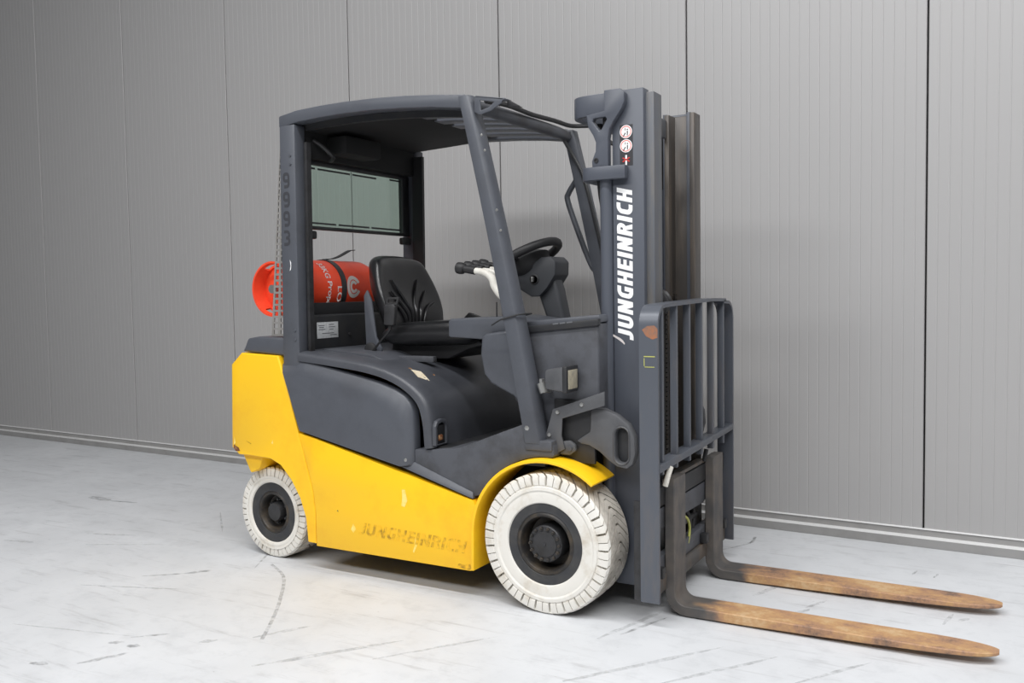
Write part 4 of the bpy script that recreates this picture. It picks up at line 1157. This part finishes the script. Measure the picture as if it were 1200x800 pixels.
BX0, BX1 = .405, .482
lb = bpy.data.objects.new('load_backrest', None); COL.objects.link(lb); lb.parent = FL
tag(lb, 'worn grey steel load backrest grille above the forks')
def side_plate(y, sg, name):
    """flat bar: up the side, rounded over the top corner"""
    pts = [(y, .09), (y, 1.235)]
    P = [Vector((0, y, .105)), Vector((0, y, .35)), Vector((0, y, .60)), Vector((0, y, .9)), Vector((0, y, 1.19))]
    for a in (15, 30, 45, 60, 75, 90):
        t = math.radians(a); P.append(Vector((0, y + sg * .075 * (1 - math.cos(t)), 1.19 + .075 * math.sin(t))))
    P.append(Vector((0, y + sg * .15, 1.268)))
    if sg > 0: P += [Vector((0, -.2, 1.272)), Vector((0, .0, 1.276)), Vector((0, .2, 1.280)), Vector((0, .40, 1.276))]
    P = [Vector((.4435, p.y, p.z)) for p in P]
    return strip(name, P, (1, 0, 0), BX1 - BX0, .014, 'barworn', lb, sm=0)
side_plate(-.510, 1, 'side_bar'); side_plate(.515, -1, 'side_bar')
bm = bmesh.new(); bm.faces.new([bm.verts.new((x, -.5176, z)) for x, z in ((.418, 1.175), (.44, 1.19), (.468, 1.192), (.4815, 1.18), (.4815, 1.145), (.46, 1.138), (.435, 1.15))]); link('rust_patch', bm, 'rustpatch', lb, 0)
for x0, x1, z0, z1 in ((.425, .47, 1.070, 1.074), (.425, .428, 1.035, 1.065), (.428, .468, 1.030, 1.033)):
    box('tape_residue', x0, x1, -.5178, -.5172, z0, z1, 'hose', lb, 0)
box('side_bar_backing', .372, .405, -.505, -.492, .105, .50, 'hub', lb, .003)
prism('side_bar_backing', [(.372, .105), (.405, .105), (.405, .52), (.38, .53), (.368, .505), (.38, .48)], 'y', .485, .50, 'hub', lb, .003)
for y in (-.438, -.272, -.108, .058, .222, .385):
    vb = box('grille_bar', .446, .474, y - .010, y + .010, .60, 1.27, 'barworn', lb, .002)
lowpts = [(-.505, .618), (.51, .648), (.51, .676), (-.505, .648)]
prism('lower_cross_bar', lowpts, 'x', .43, .485, 'barworn', lb, .003)

def fork(yc, wdt, name, label):
    H = []
    # centre-line sections: (position x, z, tangent angle, thickness, width)
    XF = .480; t = .042; r = .062
    secs = []
    for z in (.562, .45, .32, .20, .125):
        secs.append((Vector((XF - t / 2, 0, z)), Vector((0, 0, -1)), t, wdt))
    cx, cz = XF + .045, .046 + .045
    for a in range(180, 271, 15):
        th = math.radians(a)
        rad = .045 + t / 2
        secs.append((Vector((cx + rad * math.cos(th), 0, cz + rad * math.sin(th))), Vector((-math.sin(th), 0, math.cos(th))), t, wdt))
    ztop = .046
    for x, th, ww in ((.60, .041, 1), (.80, .038, 1), (1.0, .034, 1), (1.2, .029, 1), (1.40, .022, 1), (1.48, .019, .96), (1.54, .017, .87), (1.58, .016, .74), (1.61, .014, .58), (1.632, .012, .40), (1.642, .010, .22)):
        secs.append((Vector((x, 0, ztop - th / 2)), Vector((1, 0, 0)), th, wdt * ww))
    bm = bmesh.new(); rings = []
    for p, tg, th, ww in secs:
        nn = Vector((tg.z, 0, -tg.x))
        b = min(.0035, th * .2)
        ring = []
        for (sy, sn) in ((-1, -1), (1, -1), (1, 1), (-1, 1)):
            pass
        hw, ht = ww / 2, th / 2
        for y, n_ in ((-hw + b, -ht), (hw - b, -ht), (hw, -ht + b), (hw, ht - b), (hw - b, ht), (-hw + b, ht), (-hw, ht - b), (-hw, -ht + b)):
            ring.append(bm.verts.new(p + Vector((0, yc + y, 0)) + nn * n_))
        rings.append(ring)
    for A, B in zip(rings, rings[1:]):
        for k in range(8): bm.faces.new((A[k], A[(k + 1) % 8], B[(k + 1) % 8], B[k]))
    bm.faces.new(rings[0]); bm.faces.new(rings[-1])
    o = link(name, bm, 'fork', FL, 30)
    tag(o, label)
    box('fork_hook', .425, .44, yc - wdt / 2 + .01, yc + wdt / 2 - .01, .50, .556, 'shank', o, .003)
    return o
fork(-.262, .140, 'fork', 'rusty steel fork tine nearest the camera')
fork(.275, .145, 'fork', 'rusty steel fork tine nearest the wall')

# ------------------------------------------------------------------ gas cylinder (lifted in and out, so a thing of its own)
GX, GZ, GR = -1.595, 1.362, .152
gc = bpy.data.objects.new('gas_cylinder', None); COL.objects.link(gc)
gc.location = (GX, 0, GZ - GR)
tag(gc, 'red propane gas cylinder lying across the truck behind the seat', 'gas cylinder')
def gpart(o):
    o.matrix_parent_inverse = Matrix.Translation((-GX, 0, -(GZ - GR))); return o
prof = [(0, -.382), (.05, -.380), (.09, -.370), (.125, -.352), (.145, -.330), (.1505, -.312), (GR, -.29), (GR, .20), (.1505, .225), (.143, .252), (.122, .278), (.085, .298), (.04, .306), (0, .307)]
gpart(lathe('cylinder_body', prof, (GX, 0, GZ), 'red', gc, n=64, smooth=60))
gpart(lathe('weld_bead', [(GR - .002, -.301), (GR + .0025, -.297), (GR - .002, -.293)], (GX, 0, GZ), 'red', gc, n=64, smooth=60))
def collar():
    bm = bmesh.new(); n = 40; r0 = .122; t = .010
    y0, y1 = -.345, -.425
    def ringat(y, r): return [Vector((GX + r * math.cos(a), y, GZ + r * math.sin(a))) for a in [2 * PI * k / n for k in range(n)]]
    rows = [y0, y0 - .022, y0 - .060, y1]
    O = [[bm.verts.new(p) for p in ringat(y, r0 + .006 * i)] for i, y in enumerate(rows)]
    I = [[bm.verts.new(p) for p in ringat(y, r0 - t + .006 * i)] for i, y in enumerate(rows)]
    def hole(i, k): return i == 1 and ((k % 20) in (6, 7, 8, 9, 10, 11, 12, 13))
    for i in range(3):
        for k in range(n):
            k2 = (k + 1) % n
            if hole(i, k):
                continue
            bm.faces.new((O[i][k], O[i][k2], O[i + 1][k2], O[i + 1][k])); bm.faces.new((I[i][k2], I[i][k], I[i + 1][k], I[i + 1][k2]))
    for i in range(3):
        for k in range(n):
            k2 = (k + 1) % n
            if hole(i, k):
                if not hole(i, (k - 1) % n): bm.faces.new((O[i][k], O[i + 1][k], I[i + 1][k], I[i][k]))
                if not hole(i, k2): bm.faces.new((O[i][k2], O[i + 1][k2], I[i + 1][k2], I[i][k2]))
                bm.faces.new((O[i][k], O[i][k2], I[i][k2], I[i][k])); bm.faces.new((O[i + 1][k], O[i + 1][k2], I[i + 1][k2], I[i + 1][k]))
    for k in range(n):
        k2 = (k + 1) % n
        bm.faces.new((O[0][k], O[0][k2], I[0][k2], I[0][k])); bm.faces.new((O[3][k], O[3][k2], I[3][k2], I[3][k]))
    return link('collar', bm, 'red', gc, 40)
gpart(collar())
gpart(lathe('foot_ring', [(.118, .27), (.124, .27), (.124, .335), (.118, .335)], (GX, 0, GZ), 'red', gc, n=48, closed=True))
vv = gpart(tube('valve', [(GX, -.37, GZ), (GX, -.43, GZ)], .022, MT['steel'], gc, n=14))
def onbody(y, ang, lift=.0012):
    r = GR + lift
    return Vector((GX + r * math.cos(ang), y, GZ + r * math.sin(ang)))
def wrapf(y0, ang0):
    # text runs down the front of the bottle, letter tops towards the far end
    return lambda a, b: onbody(y0 + b, ang0 - a / GR)
gpart(text_mesh('cylinder_print', '33KG', .040, (0, 0, 0), (1, 0, 0), (0, 0, 1), 'white', gc, width=.105, bold=.02, wrap=wrapf(-.185, math.radians(60))))
gpart(text_mesh('cylinder_print', 'Propan', .044, (0, 0, 0), (1, 0, 0), (0, 0, 1), 'white', gc, width=.155, bold=.02, wrap=wrapf(-.189, math.radians(14))))
gpart(text_mesh('cylinder_print', 'LOP', .040, (0, 0, 0), (1, 0, 0), (0, 0, 1), 'white', gc, width=.12, bold=.015, wrap=wrapf(-.105, math.radians(4))))
# round emblem: two open rings
def emblem():
    bm = bmesh.new(); yc, ac = .028, math.radians(3)
    for r0, r1, gap in ((.055, .036, 24), (.031, .016, 30)):
        A = []
        N = 30
        for i in range(N + 1):
            t = math.radians(gap + (360 - 2 * gap) * i / N)
            A.append([bm.verts.new(onbody(yc + r * math.cos(t), ac + r * 1.1 * math.sin(t) / GR, .0014)) for r in (r0, r1)])
        for p, q in zip(A, A[1:]): bm.faces.new((p[0], p[1], q[1], q[0]))
    return link('cylinder_emblem', bm, MT['leaf'], gc, 60, recalc=False)
gpart(emblem())
def strap():
    bm = bmesh.new(); N = 44; rings = []
    for i in range(N + 1):
        a = math.radians(-70 + 320 * i / N)
        y = -.042 - .01 * math.cos(a)
        rings.append([bm.verts.new(Vector((GX + r * math.cos(a), yy, GZ + r * math.sin(a)))) for r, yy in ((GR + .001, y - .019), (GR + .001, y + .019), (GR + .005, y + .019), (GR + .005, y - .019))])
    for A, B in zip(rings, rings[1:]):
        for k in range(4): bm.faces.new((A[k], A[(k + 1) % 4], B[(k + 1) % 4], B[k]))
    bm.faces.new(rings[0]); bm.faces.new(rings[-1])
    return link('strap', bm, MT['hub'], gc, 40)
spo = gpart(strap())
strip('strap_tail', [(GX + .01, -.04, GZ + GR + .006), (GX + .015, .02, GZ + GR + .010), (GX + .02, .08, GZ + GR + .028), (GX + .03, .14, GZ + GR + .056), (GX + .04, .165, GZ + GR + .060)], (1, -.2, 0), .04, .004, 'black', spo)
tube('strap_ratchet', [(GX - .02, -.18, GZ + GR + .010), (GX + .02, -.15, GZ + GR + .010)], .012, 'steel', spo, n=8)
